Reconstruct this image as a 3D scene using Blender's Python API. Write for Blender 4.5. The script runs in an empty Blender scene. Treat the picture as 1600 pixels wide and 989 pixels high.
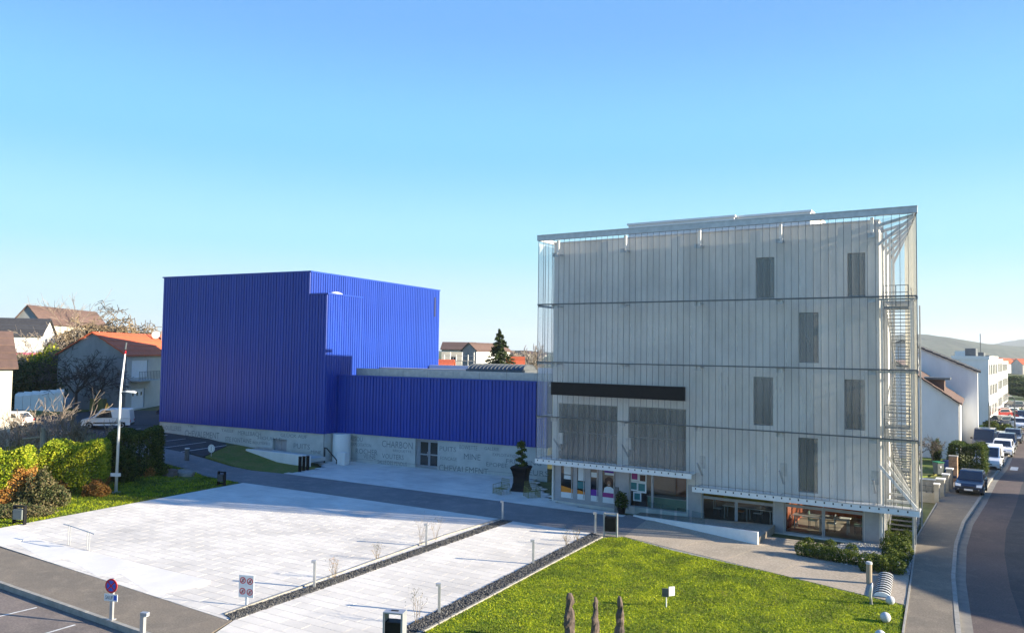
import bpy, bmesh, math, random
import numpy as np
from mathutils import Vector, Matrix
from mathutils.geometry import tessellate_polygon
random.seed(7); rng = np.random.default_rng(7)
S = bpy.context.scene
COL = S.collection
# ---------------------------------------------------------------- camera
FPX, PITCH, ROLL, CH = 1180.0, math.radians(2.6), math.radians(0.80), 9.5
cam = bpy.data.cameras.new("camera"); camo = bpy.data.objects.new("camera", cam); COL.objects.link(camo)
cam.sensor_width = 36.0; cam.lens = FPX / 1600 * 36.0; cam.clip_start = 0.1; cam.clip_end = 20000
camo.location = (0, 0, CH)
cr, sr, cp, sp = math.cos(ROLL), math.sin(ROLL), math.cos(PITCH), math.sin(PITCH)
def cam2w(x, y, z):      # x right, y up on the sensor, z depth
    x, y = cr*x - sr*y, sr*x + cr*y
    return Vector((x, cp*z - sp*y, sp*z + cp*y))
rx, ux, fx = cam2w(1,0,0), cam2w(0,1,0), cam2w(0,0,1)
camo.matrix_world = Matrix(((rx.x,ux.x,-fx.x,0),(rx.y,ux.y,-fx.y,0),(rx.z,ux.z,-fx.z,CH),(0,0,0,1)))
S.camera = camo
# ---------------------------------------------------------------- light
SUN_AZ = math.atan2(0.976, -0.218); SUN_EL = math.radians(17.0)
sd = Vector((math.sin(SUN_AZ)*math.cos(SUN_EL), math.cos(SUN_AZ)*math.cos(SUN_EL), math.sin(SUN_EL)))
sl = bpy.data.lights.new("sun", 'SUN'); sl.energy = 5.0; sl.angle = math.radians(0.5); sl.color = (1.0, 0.88, 0.67)
so = bpy.data.objects.new("sun", sl); COL.objects.link(so); so.rotation_euler = sd.to_track_quat('Z', 'Y').to_euler()
W = bpy.data.worlds.new("World"); S.world = W; W.use_nodes = True
wn = W.node_tree.nodes; wl = W.node_tree.links
bg = wn["Background"]; sky = wn.new("ShaderNodeTexSky"); sky.sky_type = 'NISHITA'; sky.sun_disc = False
sky.sun_elevation = SUN_EL; sky.sun_rotation = SUN_AZ; sky.air_density = 1.0; sky.dust_density = 0.3; sky.ozone_density = 2.0
# clear winter sky: the physical sky blended with a smooth elevation gradient (same all round the horizon)
geo = wn.new("ShaderNodeNewGeometry"); sxyz = wn.new("ShaderNodeSeparateXYZ"); wl.new(geo.outputs['Incoming'], sxyz.inputs[0])
neg = wn.new("ShaderNodeMath"); neg.operation = 'MULTIPLY'; neg.inputs[1].default_value = -1.0; wl.new(sxyz.outputs['Z'], neg.inputs[0])
rmp = wn.new("ShaderNodeValToRGB"); rmp.color_ramp.interpolation = 'EASE'; el = rmp.color_ramp.elements
SKYC = [(0.0,(.74,.88,.98)),(0.06,(.60,.85,.98)),(0.14,(.40,.79,.99)),(0.26,(.24,.63,.98)),(0.42,(.175,.45,.95)),(0.7,(.07,.27,.80)),(1.0,(.045,.20,.66))]
el[0].position = 0.0; el[0].color = (*SKYC[0][1],1); el[1].position = 1.0; el[1].color = (*SKYC[-1][1],1)
for p_, c_ in SKYC[1:-1]: e_ = el.new(p_); e_.color = (*c_,1)
wl.new(neg.outputs[0], rmp.inputs[0])
gain = wn.new("ShaderNodeVectorMath"); gain.operation = 'SCALE'; gain.inputs['Scale'].default_value = 3.53; wl.new(rmp.outputs[0], gain.inputs[0])
mixs = wn.new("ShaderNodeMix"); mixs.data_type = 'RGBA'; mixs.inputs['Factor'].default_value = 0.96
wl.new(sky.outputs[0], mixs.inputs[6]); wl.new(gain.outputs[0], mixs.inputs[7]); wl.new(mixs.outputs[2], bg.inputs[0]); bg.inputs[1].default_value = 0.10
S.view_settings.view_transform = 'Standard'; S.view_settings.look = 'None'; S.view_settings.gamma = 1.0
S.view_settings.exposure = 1.62
HAZE = 0.00013
S.cycles.max_bounces = 6; S.cycles.transparent_max_bounces = 24; S.cycles.volume_bounces = 0
S.cycles.caustics_reflective = False; S.cycles.caustics_refractive = False
# ---------------------------------------------------------------- survey helpers (photo pixel -> place)
def ray(px, py): return cam2w(px - 800, -(py - 494.5), FPX)
def at(px, py, z=0.0):
    d = ray(px, py); t = (z - CH)/d.z; return Vector((d.x*t, d.y*t, z))
def atY(px, py, Y):
    d = ray(px, py); t = Y/d.y; return Vector((d.x*t, Y, CH + d.z*t))
def proj(v):
    x, y, z = v[0], v[1], v[2]-CH
    Y = cp*y + sp*z; Z = -sp*y + cp*z; u = FPX*x/Y; w = FPX*Z/Y
    return 800 + cr*u + sr*w, 494.5 - (-sr*u + cr*w)
def smooth(t): t = min(1, max(0, t)); return t*t*(3-2*t)
B0 = Vector((-15.55, 63.55, 0)); BROT = math.radians(-25.95)
bux, buy = Vector((math.cos(BROT), math.sin(BROT), 0)), Vector((-math.sin(BROT), math.cos(BROT), 0))
G0 = Vector((2.69, 48.64, 0)); GROT = math.radians(-31.8)
gux, guy = Vector((math.cos(GROT), math.sin(GROT), 0)), Vector((-math.sin(GROT), math.cos(GROT), 0))
KX = [-1e5, 3, 10, 20, 27, 35, 60, 1e5]; KZ = [0, 0, 1.0, 1.4, 1.9, 2.2, 2.7, 2.7]
def T(x, y):
    d = Vector((x, y, 0)) - B0; a = -d.dot(bux); c = -d.dot(buy)
    return float(np.interp(a, KX, KZ)) * (1 - smooth((c-8)/15))
def G(px, py, dz=0.0):
    z = 0.0
    for _ in range(25):
        p = at(px, py, min(z, 8)); z = 0.5*z + 0.5*T(p.x, p.y)
    return Vector((p.x, p.y, T(p.x, p.y) + dz))
def onwall(px, py, O, ux_, uy_, off=0.0):   # local (x, z) on the vertical plane local y = off
    d = ray(px, py); n = uy_; t = ((O + uy_*off).dot(n))/(d.dot(n))
    p = Vector((d.x*t, d.y*t, CH + d.z*t)); return (p - O).dot(ux_), p.z
def GW(px, py, off=0.0): return onwall(px, py, G0, gux, guy, off)
def BW(px, py, off=0.0): return onwall(px, py, B0, bux, buy, off)
# ---------------------------------------------------------------- materials
MATS = {}
def _nt(name):
    m = bpy.data.materials.new(name); m.use_nodes = True; MATS[name] = m
    return m, m.node_tree.nodes, m.node_tree.links, m.node_tree.nodes["Principled BSDF"]
def mat(name, c1, c2=None, scale=3.0, rough=0.7, metal=0.0, bump=0.0, bscale=None, detail=6, spec=0.4, island=0.0, stretch=None, trans=0.0, contrast=(0.35, 0.65)):
    m, n, l, b = _nt(name)
    c2 = c2 or tuple(min(1, v*0.8) for v in c1)
    tc = n.new("ShaderNodeTexCoord"); mp = n.new("ShaderNodeMapping"); l.new(tc.outputs['Object'], mp.inputs[0])
    if stretch: mp.inputs['Scale'].default_value = stretch
    nz = n.new("ShaderNodeTexNoise"); nz.inputs['Scale'].default_value = scale; nz.inputs['Detail'].default_value = detail; nz.inputs['Roughness'].default_value = 0.65
    l.new(mp.outputs[0], nz.inputs['Vector'])
    rp = n.new("ShaderNodeValToRGB"); rp.color_ramp.elements[0].position = contrast[0]; rp.color_ramp.elements[1].position = contrast[1]
    rp.color_ramp.elements[0].color = (*c1, 1); rp.color_ramp.elements[1].color = (*c2, 1)
    l.new(nz.outputs[0], rp.inputs[0]); out = rp.outputs[0]
    if island:
        ge = n.new("ShaderNodeNewGeometry"); oi = n.new("ShaderNodeObjectInfo"); ad = n.new("ShaderNodeMath"); ad.operation = 'ADD'
        l.new(ge.outputs['Random Per Island'], ad.inputs[0]); l.new(oi.outputs['Random'], ad.inputs[1])
        fr = n.new("ShaderNodeMath"); fr.operation = 'FRACT'; l.new(ad.outputs[0], fr.inputs[0])
        mr = n.new("ShaderNodeMapRange"); mr.inputs['To Min'].default_value = 1-island; mr.inputs['To Max'].default_value = 1+island*0.5
        l.new(fr.outputs[0], mr.inputs['Value'])
        vm = n.new("ShaderNodeVectorMath"); vm.operation = 'SCALE'; l.new(out, vm.inputs[0]); l.new(mr.outputs[0], vm.inputs['Scale']); out = vm.outputs[0]
    l.new(out, b.inputs['Base Color'])
    b.inputs['Roughness'].default_value = rough; b.inputs['Metallic'].default_value = metal; b.inputs['Specular IOR Level'].default_value = spec
    if trans: b.inputs['Transmission Weight'].default_value = trans
    if bump:
        nb = n.new("ShaderNodeTexNoise"); nb.inputs['Scale'].default_value = bscale or scale*8; nb.inputs['Detail'].default_value = 5
        l.new(mp.outputs[0], nb.inputs['Vector'])
        bp = n.new("ShaderNodeBump"); bp.inputs['Strength'].default_value = bump; bp.inputs['Distance'].default_value = 0.03
        l.new(nb.outputs[0], bp.inputs['Height']); l.new(bp.outputs[0], b.inputs['Normal'])
    return m
def ground_mat(name, c1, c2, c3, s1, s2, s3, bump=0.3, rough=0.9, fine=30):
    """three noise scales mixed: patches, mottling, grit"""
    m, n, l, b = _nt(name)
    tc = n.new("ShaderNodeTexCoord")
    def nz(s, d=6):
        t = n.new("ShaderNodeTexNoise"); t.inputs['Scale'].default_value = s; t.inputs['Detail'].default_value = d; t.inputs['Roughness'].default_value = 0.7
        l.new(tc.outputs['Object'], t.inputs['Vector']); return t
    def mx(f, a, bb, lo=0.4, hi=0.6):
        r = n.new("ShaderNodeMapRange"); r.inputs['From Min'].default_value = lo; r.inputs['From Max'].default_value = hi
        l.new(f, r.inputs['Value']); x = n.new("ShaderNodeMix"); x.data_type = 'RGBA'; l.new(r.outputs[0], x.inputs['Factor'])
        for i, v in ((6, a), (7, bb)):
            if isinstance(v, tuple): x.inputs[i].default_value = (*v, 1)
            else: l.new(v, x.inputs[i])
        return x.outputs[2]
    o = mx(nz(s1).outputs[0], c1, c2); o = mx(nz(s2).outputs[0], o, c3, 0.5, 0.72)
    f = nz(s3, 3); r = n.new("ShaderNodeMapRange"); r.inputs['From Min'].default_value = 0.3; r.inputs['From Max'].default_value = 0.7
    r.inputs['To Min'].default_value = 0.72; r.inputs['To Max'].default_value = 1.25; l.new(f.outputs[0], r.inputs['Value'])
    v = n.new("ShaderNodeVectorMath"); v.operation = 'SCALE'; l.new(o, v.inputs[0]); l.new(r.outputs[0], v.inputs['Scale']); l.new(v.outputs[0], b.inputs['Base Color'])
    b.inputs['Roughness'].default_value = rough; b.inputs['Specular IOR Level'].default_value = 0.25
    bp = n.new("ShaderNodeBump"); bp.inputs['Strength'].default_value = bump; bp.inputs['Distance'].default_value = 0.04
    l.new(nz(fine, 4).outputs[0], bp.inputs['Height']); l.new(bp.outputs[0], b.inputs['Normal'])
    return m
def foliage(name, c1, c2, c3=None, sc=1.6):
    m, n, l, b = _nt(name)
    ge = n.new("ShaderNodeNewGeometry"); rp = n.new("ShaderNodeValToRGB"); e = rp.color_ramp.elements
    e[0].color = (*c1, 1); e[1].color = (*(c3 or c2), 1); x = e.new(0.5); x.color = (*c2, 1); e[0].position = 0.30; e[2].position = 0.68
    tc = n.new("ShaderNodeTexCoord"); t = n.new("ShaderNodeTexNoise"); t.inputs['Scale'].default_value = sc; t.inputs['Detail'].default_value = 6; l.new(tc.outputs['Object'], t.inputs['Vector'])
    mx = n.new("ShaderNodeMath"); mx.operation = 'MULTIPLY_ADD'; mx.inputs[1].default_value = 0.45; mx.inputs[2].default_value = -0.22
    l.new(ge.outputs['Random Per Island'], mx.inputs[0]); ad = n.new("ShaderNodeMath"); ad.operation = 'ADD'
    l.new(mx.outputs[0], ad.inputs[0]); l.new(t.outputs[0], ad.inputs[1]); l.new(ad.outputs[0], rp.inputs[0])
    l.new(rp.outputs[0], b.inputs['Base Color']); b.inputs['Roughness'].default_value = 0.65; b.inputs['Specular IOR Level'].default_value = 0.25
    tr = n.new("ShaderNodeBsdfTranslucent"); l.new(rp.outputs[0], tr.inputs[0]); ms = n.new("ShaderNodeMixShader"); ms.inputs[0].default_value = 0.3
    l.new(b.outputs[0], ms.inputs[1]); l.new(tr.outputs[0], ms.inputs[2]); l.new(ms.outputs[0], n["Material Output"].inputs[0])
    return m
def glassm(name, tint, alpha, rough=0.03):
    """window glass: sky reflection over a partly see-through tinted pane"""
    m, n, l, b = _nt(name); n.remove(b)
    tr = n.new("ShaderNodeBsdfTransparent"); tr.inputs[0].default_value = (*tint, 1)
    df = n.new("ShaderNodeBsdfDiffuse"); df.inputs[0].default_value = (0.02, 0.032, 0.042, 1)
    gl = n.new("ShaderNodeBsdfGlossy"); gl.inputs[0].default_value = (0.9, 0.95, 1, 1); gl.inputs['Roughness'].default_value = rough
    m1 = n.new("ShaderNodeMixShader"); m1.inputs[0].default_value = alpha; l.new(tr.outputs[0], m1.inputs[1]); l.new(df.outputs[0], m1.inputs[2])
    lw = n.new("ShaderNodeFresnel"); lw.inputs[0].default_value = 1.6
    m2 = n.new("ShaderNodeMixShader"); l.new(lw.outputs[0], m2.inputs[0]); l.new(m1.outputs[0], m2.inputs[1]); l.new(gl.outputs[0], m2.inputs[2])
    l.new(m2.outputs[0], n["Material Output"].inputs[0]); return m
def meshm(name, col, cover, tr_w=0.35):
    """woven wire cloth: open weave lets part of the light through; cover varies a little"""
    m, n, l, b = _nt(name)
    b.inputs['Base Color'].default_value = (*col, 1); b.inputs['Roughness'].default_value = 0.5; b.inputs['Metallic'].default_value = 0.3
    tl = n.new("ShaderNodeBsdfTranslucent"); tl.inputs[0].default_value = (*col, 1)
    ms = n.new("ShaderNodeMixShader"); ms.inputs[0].default_value = tr_w; l.new(b.outputs[0], ms.inputs[1]); l.new(tl.outputs[0], ms.inputs[2])
    tp = n.new("ShaderNodeBsdfTransparent"); tc = n.new("ShaderNodeTexCoord"); mp = n.new("ShaderNodeMapping"); mp.inputs['Scale'].default_value = (2.5, 2.5, 0.25)
    nz = n.new("ShaderNodeTexNoise"); nz.inputs['Scale'].default_value = 1.3; nz.inputs['Detail'].default_value = 5; l.new(tc.outputs['Object'], mp.inputs[0]); l.new(mp.outputs[0], nz.inputs['Vector'])
    mr = n.new("ShaderNodeMapRange"); mr.inputs['From Min'].default_value = 0.3; mr.inputs['From Max'].default_value = 0.7
    mr.inputs['To Min'].default_value = cover-0.07; mr.inputs['To Max'].default_value = cover+0.07; l.new(nz.outputs[0], mr.inputs['Value'])
    oi = n.new('ShaderNodeObjectInfo'); sb = n.new('ShaderNodeMath'); sb.operation = 'MULTIPLY_ADD'; sb.inputs[1].default_value = 0.13; sb.inputs[2].default_value = -0.065; l.new(oi.outputs['Random'], sb.inputs[0])
    ac = n.new('ShaderNodeMath'); ac.operation = 'ADD'; l.new(mr.outputs[0], ac.inputs[0]); l.new(sb.outputs[0], ac.inputs[1])
    m2 = n.new("ShaderNodeMixShader"); l.new(ac.outputs[0], m2.inputs[0]); l.new(tp.outputs[0], m2.inputs[1]); l.new(ms.outputs[0], m2.inputs[2])
    l.new(m2.outputs[0], n["Material Output"].inputs[0]); return m
M = {}
M['blue'] = mat('blue_cladding', (0.010,0.040,0.30), (0.016,0.060,0.37), scale=0.35, rough=0.36, spec=0.38, island=0.07, stretch=(1,1,0.3))
M['blue_d'] = mat('blue_seam', (0.010,0.016,0.16), rough=0.6)
M['plinth'] = mat('etched_concrete', (0.50,0.52,0.50), (0.40,0.42,0.41), scale=0.8, rough=0.85, bump=0.15, bscale=20)
M['letter'] = mat('letter_etch', (0.15,0.18,0.19), (0.22,0.24,0.25), scale=9, rough=0.9)
M['white'] = mat('white_render', (0.80,0.79,0.77), (0.70,0.69,0.67), scale=0.7, rough=0.85, bump=0.08, stretch=(1,1,0.35))
M['wallg'] = mat('pale_concrete', (0.74,0.70,0.65), (0.52,0.495,0.465), scale=0.40, rough=0.85, bump=0.1, bscale=12, stretch=(1,1,0.5))
M['paint'] = mat('white_paint', (0.78,0.78,0.77), (0.72,0.72,0.71), rough=0.4)
M['steel'] = mat('galvanised_steel', (0.50,0.51,0.52), (0.38,0.39,0.41), scale=2.5, rough=0.45, metal=0.6)
M['dsteel'] = mat('dark_steel', (0.13,0.14,0.15), (0.09,0.10,0.11), scale=4, rough=0.5, metal=0.4)
M['alu'] = mat('grey_aluminium', (0.36,0.38,0.42), (0.30,0.32,0.36), scale=2, rough=0.4, metal=0.3)
M['black'] = mat('black_metal', (0.006,0.0065,0.008), (0.010,0.010,0.012), rough=0.5, spec=0.2)
M['rubber'] = mat('black_rubber', (0.02,0.02,0.02), (0.03,0.03,0.03), rough=0.85)
M['slab'] = mat('pale_paving', (0.70,0.655,0.59), (0.50,0.47,0.43), scale=0.22, rough=0.8, bump=0.25, bscale=14, island=0.09, detail=12, contrast=(0.42,0.72))
M['step'] = mat('pale_step_stone', (0.78,0.74,0.68), (0.68,0.64,0.59), scale=0.6, rough=0.85)
M['joint'] = mat('paving_joint', (0.30,0.30,0.28), (0.22,0.22,0.21), scale=2, rough=0.9)
M['asph'] = ground_mat('path_asphalt', (0.22,0.21,0.205), (0.175,0.17,0.17), (0.27,0.26,0.24), 0.25, 1.1, 14, fine=60)
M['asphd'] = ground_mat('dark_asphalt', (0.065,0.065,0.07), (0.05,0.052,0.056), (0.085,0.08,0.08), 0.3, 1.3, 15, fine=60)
M['asphr'] = ground_mat('reddish_asphalt', (0.13,0.098,0.09), (0.10,0.08,0.075), (0.155,0.12,0.105), 0.3, 1.2, 15, fine=60)
M['walk'] = ground_mat('brown_tarmac', (0.215,0.18,0.14), (0.175,0.15,0.12), (0.26,0.22,0.17), 0.35, 1.5, 16, fine=60)
M['lot'] = ground_mat('faded_car_park_asphalt', (0.20,0.165,0.145), (0.16,0.135,0.12), (0.24,0.20,0.17), 0.3, 1.0, 14, fine=60)
M['conc'] = ground_mat('pavement_concrete', (0.40,0.335,0.265), (0.32,0.275,0.22), (0.45,0.385,0.31), 0.5, 2.0, 10, fine=40)
M['kerb'] = mat('kerb_concrete', (0.34,0.32,0.29), (0.25,0.24,0.21), scale=2.5, rough=0.9, bump=0.2)
M['gutter'] = mat('gutter_concrete', (0.24,0.22,0.19), (0.17,0.16,0.145), scale=2.0, rough=0.9, bump=0.2)
M['line'] = mat('road_paint', (0.70,0.70,0.68), (0.5,0.5,0.48), scale=6, rough=0.7)
M['lawn'] = ground_mat('moss_lawn', (0.15,0.21,0.015), (0.30,0.33,0.012), (0.22,0.18,0.04), 0.30, 0.9, 7, bump=0.7, fine=18)
M['grassd'] = ground_mat('rough_grass', (0.10,0.15,0.025), (0.17,0.17,0.04), (0.19,0.15,0.06), 0.35, 1.4, 9, bump=0.6, fine=18)
M['earth'] = ground_mat('far_ground', (0.07,0.10,0.03), (0.10,0.11,0.05), (0.13,0.11,0.07), 0.01, 0.06, 1.2, bump=0.3, fine=6)
M['blade'] = foliage('grass_blades', (0.07,0.10,0.014), (0.15,0.235,0.010), (0.44,0.48,0.014), 0.75)
M['gravel'] = mat('dark_gravel', (0.13,0.13,0.13), (0.05,0.05,0.055), scale=5, rough=0.9, island=0.5)
M['gravelw'] = mat('pale_gravel', (0.45,0.45,0.44), (0.28,0.28,0.28), scale=5, rough=0.9, island=0.4)
M['glass'] = glassm('window_glass', (0.85,0.88,0.86), 0.12)
M['glassd'] = glassm('dark_window_glass', (0.2,0.22,0.24), 0.85, 0.12)
M['glassc'] = glassm('balustrade_glass', (0.75,0.88,0.88), 0.1)
M['scr'] = meshm('wire_cloth', (0.74,0.72,0.68), 0.235, 0.25)
M['scrs'] = meshm('wire_cloth_sunlit', (0.72,0.67,0.53), 0.55)  # cream tint puts the sunlight on the right screen into its colour
M['bark'] = mat('bark', (0.20,0.16,0.12), (0.11,0.09,0.07), scale=6, rough=0.95)
M['barkd'] = mat('dark_bark', (0.07,0.06,0.055), (0.04,0.035,0.03), scale=6, rough=0.95)
M['twig'] = mat('straw_twigs', (0.25,0.185,0.11), (0.16,0.12,0.075), scale=1.5, rough=0.95)
M['twigg'] = mat('grey_twigs', (0.36,0.30,0.24), (0.22,0.17,0.13), scale=1.5, rough=0.95)
M['stone'] = mat('brown_stone', (0.15,0.11,0.09), (0.065,0.05,0.045), scale=3.0, rough=0.9, bump=0.9, bscale=9)
M['rock'] = mat('grey_rock', (0.30,0.28,0.24), (0.17,0.16,0.15), scale=2.5, rough=0.9, bump=0.8, bscale=7)
M['rooft'] = mat('orange_roof_tiles', (0.62,0.13,0.05), (0.48,0.10,0.04), scale=3, rough=0.8, island=0.25)
M['roofb'] = mat('brown_roof_tiles', (0.14,0.085,0.07), (0.10,0.065,0.055), scale=3, rough=0.85, island=0.2)
M['roofd'] = mat('slate_roof', (0.055,0.055,0.06), (0.035,0.035,0.04), scale=3, rough=0.8, island=0.2)
M['cream'] = mat('cream_render', (0.62,0.57,0.48), (0.52,0.48,0.42), scale=0.5, rough=0.9)
M['greyr'] = mat('shaded_grey_render', (0.30,0.31,0.31), (0.20,0.21,0.215), scale=0.5, rough=0.9, stretch=(1,1,0.3))  # gable shade put into the grey; the same houses' lit sides stay pale
M['pink'] = mat('pink_trim', (0.6,0.12,0.22), rough=0.7)
M['red'] = mat('sign_red', (0.55,0.02,0.03), (0.5,0.02,0.03), rough=0.4)
M['sblue'] = mat('sign_blue', (0.03,0.12,0.55), (0.03,0.10,0.5), rough=0.4)
M['sblack'] = mat('print_black', (0.02,0.02,0.02), (0.02,0.02,0.02), rough=0.5)
M['orange'] = mat('poster_orange', (0.75,0.24,0.02), (0.7,0.22,0.02), rough=0.5)
M['purple'] = mat('poster_purple', (0.15,0.03,0.32), (0.12,0.02,0.3), rough=0.5)
M['magenta'] = mat('poster_magenta', (0.30,0.03,0.20), (0.28,0.03,0.2), rough=0.5)
M['teal'] = mat('poster_teal', (0.03,0.20,0.22), (0.03,0.15,0.18), rough=0.5)
M['skin'] = mat('poster_skin', (0.30,0.15,0.09), (0.28,0.14,0.08), rough=0.5)
M['hairp'] = mat('poster_hair', (0.08,0.03,0.02), (0.05,0.02,0.015), rough=0.5)
M['paper'] = mat('paper', (0.75,0.76,0.78), (0.68,0.70,0.74), scale=8, rough=0.6)
M['room'] = mat('room_wall', (0.45,0.33,0.22), (0.32,0.24,0.16), scale=0.6, rough=0.8)
M['roomr'] = mat('room_red', (0.60,0.16,0.06), (0.48,0.12,0.05), scale=0.6, rough=0.8)
M['roomf'] = mat('room_floor', (0.42,0.38,0.32), (0.34,0.31,0.27), scale=0.6, rough=0.5)
M['mint'] = mat('mint_counter', (0.35,0.55,0.45), (0.3,0.5,0.42), rough=0.5)
M['binblue'] = mat('blue_plastic', (0.03,0.07,0.22), (0.03,0.06,0.2), rough=0.5)
M['bingreen'] = mat('green_plastic', (0.02,0.22,0.09), (0.02,0.2,0.08), rough=0.5)
M['bingrey'] = mat('grey_plastic', (0.16,0.18,0.18), (0.14,0.16,0.16), rough=0.5)
M['olive'] = mat('olive_container', (0.22,0.21,0.06), (0.18,0.17,0.06), rough=0.7)
M['tarp'] = mat('pool_tarp', (0.48,0.55,0.62), (0.38,0.45,0.52), scale=4, rough=0.6, bump=0.5)
M['wood'] = mat('weathered_wood', (0.38,0.31,0.22), (0.27,0.22,0.16), scale=3, rough=0.9, stretch=(6,6,0.6))
M['brick'] = mat('rubble_stone', (0.42,0.26,0.17), (0.30,0.20,0.14), scale=3, rough=0.9, island=0.3)
M['cwhite'] = mat('car_white', (0.78,0.79,0.80), (0.76,0.77,0.78), rough=0.25, spec=0.6)
M['cdark'] = mat('car_dark_blue', (0.012,0.022,0.05), (0.014,0.025,0.055), rough=0.2, spec=0.7)
M['cgrey'] = mat('car_grey', (0.10,0.12,0.15), (0.11,0.13,0.16), rough=0.25, metal=0.4)
M['cred'] = mat('car_red', (0.35,0.03,0.03), (0.32,0.03,0.03), rough=0.25)
M['cglass'] = mat('car_glass', (0.02,0.025,0.03), (0.015,0.02,0.025), rough=0.05, spec=0.9)
M['lamp'] = mat('lamp_glass', (0.75,0.78,0.8), (0.7,0.72,0.75), rough=0.15, spec=0.8)
M['amber'] = mat('amber_plastic', (0.75,0.35,0.02), (0.7,0.3,0.02), rough=0.4)
M['globe'] = mat('pale_stone_ball', (0.50,0.52,0.54), (0.40,0.42,0.45), scale=4, rough=0.8, bump=0.3)
M['hill1'] = ground_mat('wooded_hill', (0.045,0.06,0.035), (0.06,0.07,0.04), (0.08,0.075,0.05), 0.006, 0.02, 0.08, bump=0.2, fine=0.2)
M['hedge'] = foliage('hedge_leaves', (0.10,0.17,0.008), (0.26,0.33,0.012), (0.42,0.42,0.03))
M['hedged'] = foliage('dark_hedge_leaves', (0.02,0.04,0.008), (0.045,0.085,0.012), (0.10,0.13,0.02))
M['hedgeo'] = foliage('rusty_leaves', (0.22,0.12,0.03), (0.42,0.17,0.04), (0.38,0.24,0.06))
M['box'] = foliage('boxwood_leaves', (0.02,0.04,0.008), (0.06,0.10,0.012), (0.17,0.20,0.02))
M['conif'] = foliage('conifer_leaves', (0.02,0.045,0.015), (0.045,0.08,0.02), (0.09,0.11,0.03))
M['yellow'] = foliage('yellow_leaves', (0.16,0.13,0.015), (0.32,0.24,0.03), (0.42,0.30,0.04))
M['ivy'] = foliage('greyish_groundcover', (0.05,0.07,0.025), (0.10,0.11,0.04), (0.20,0.16,0.08))
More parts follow.
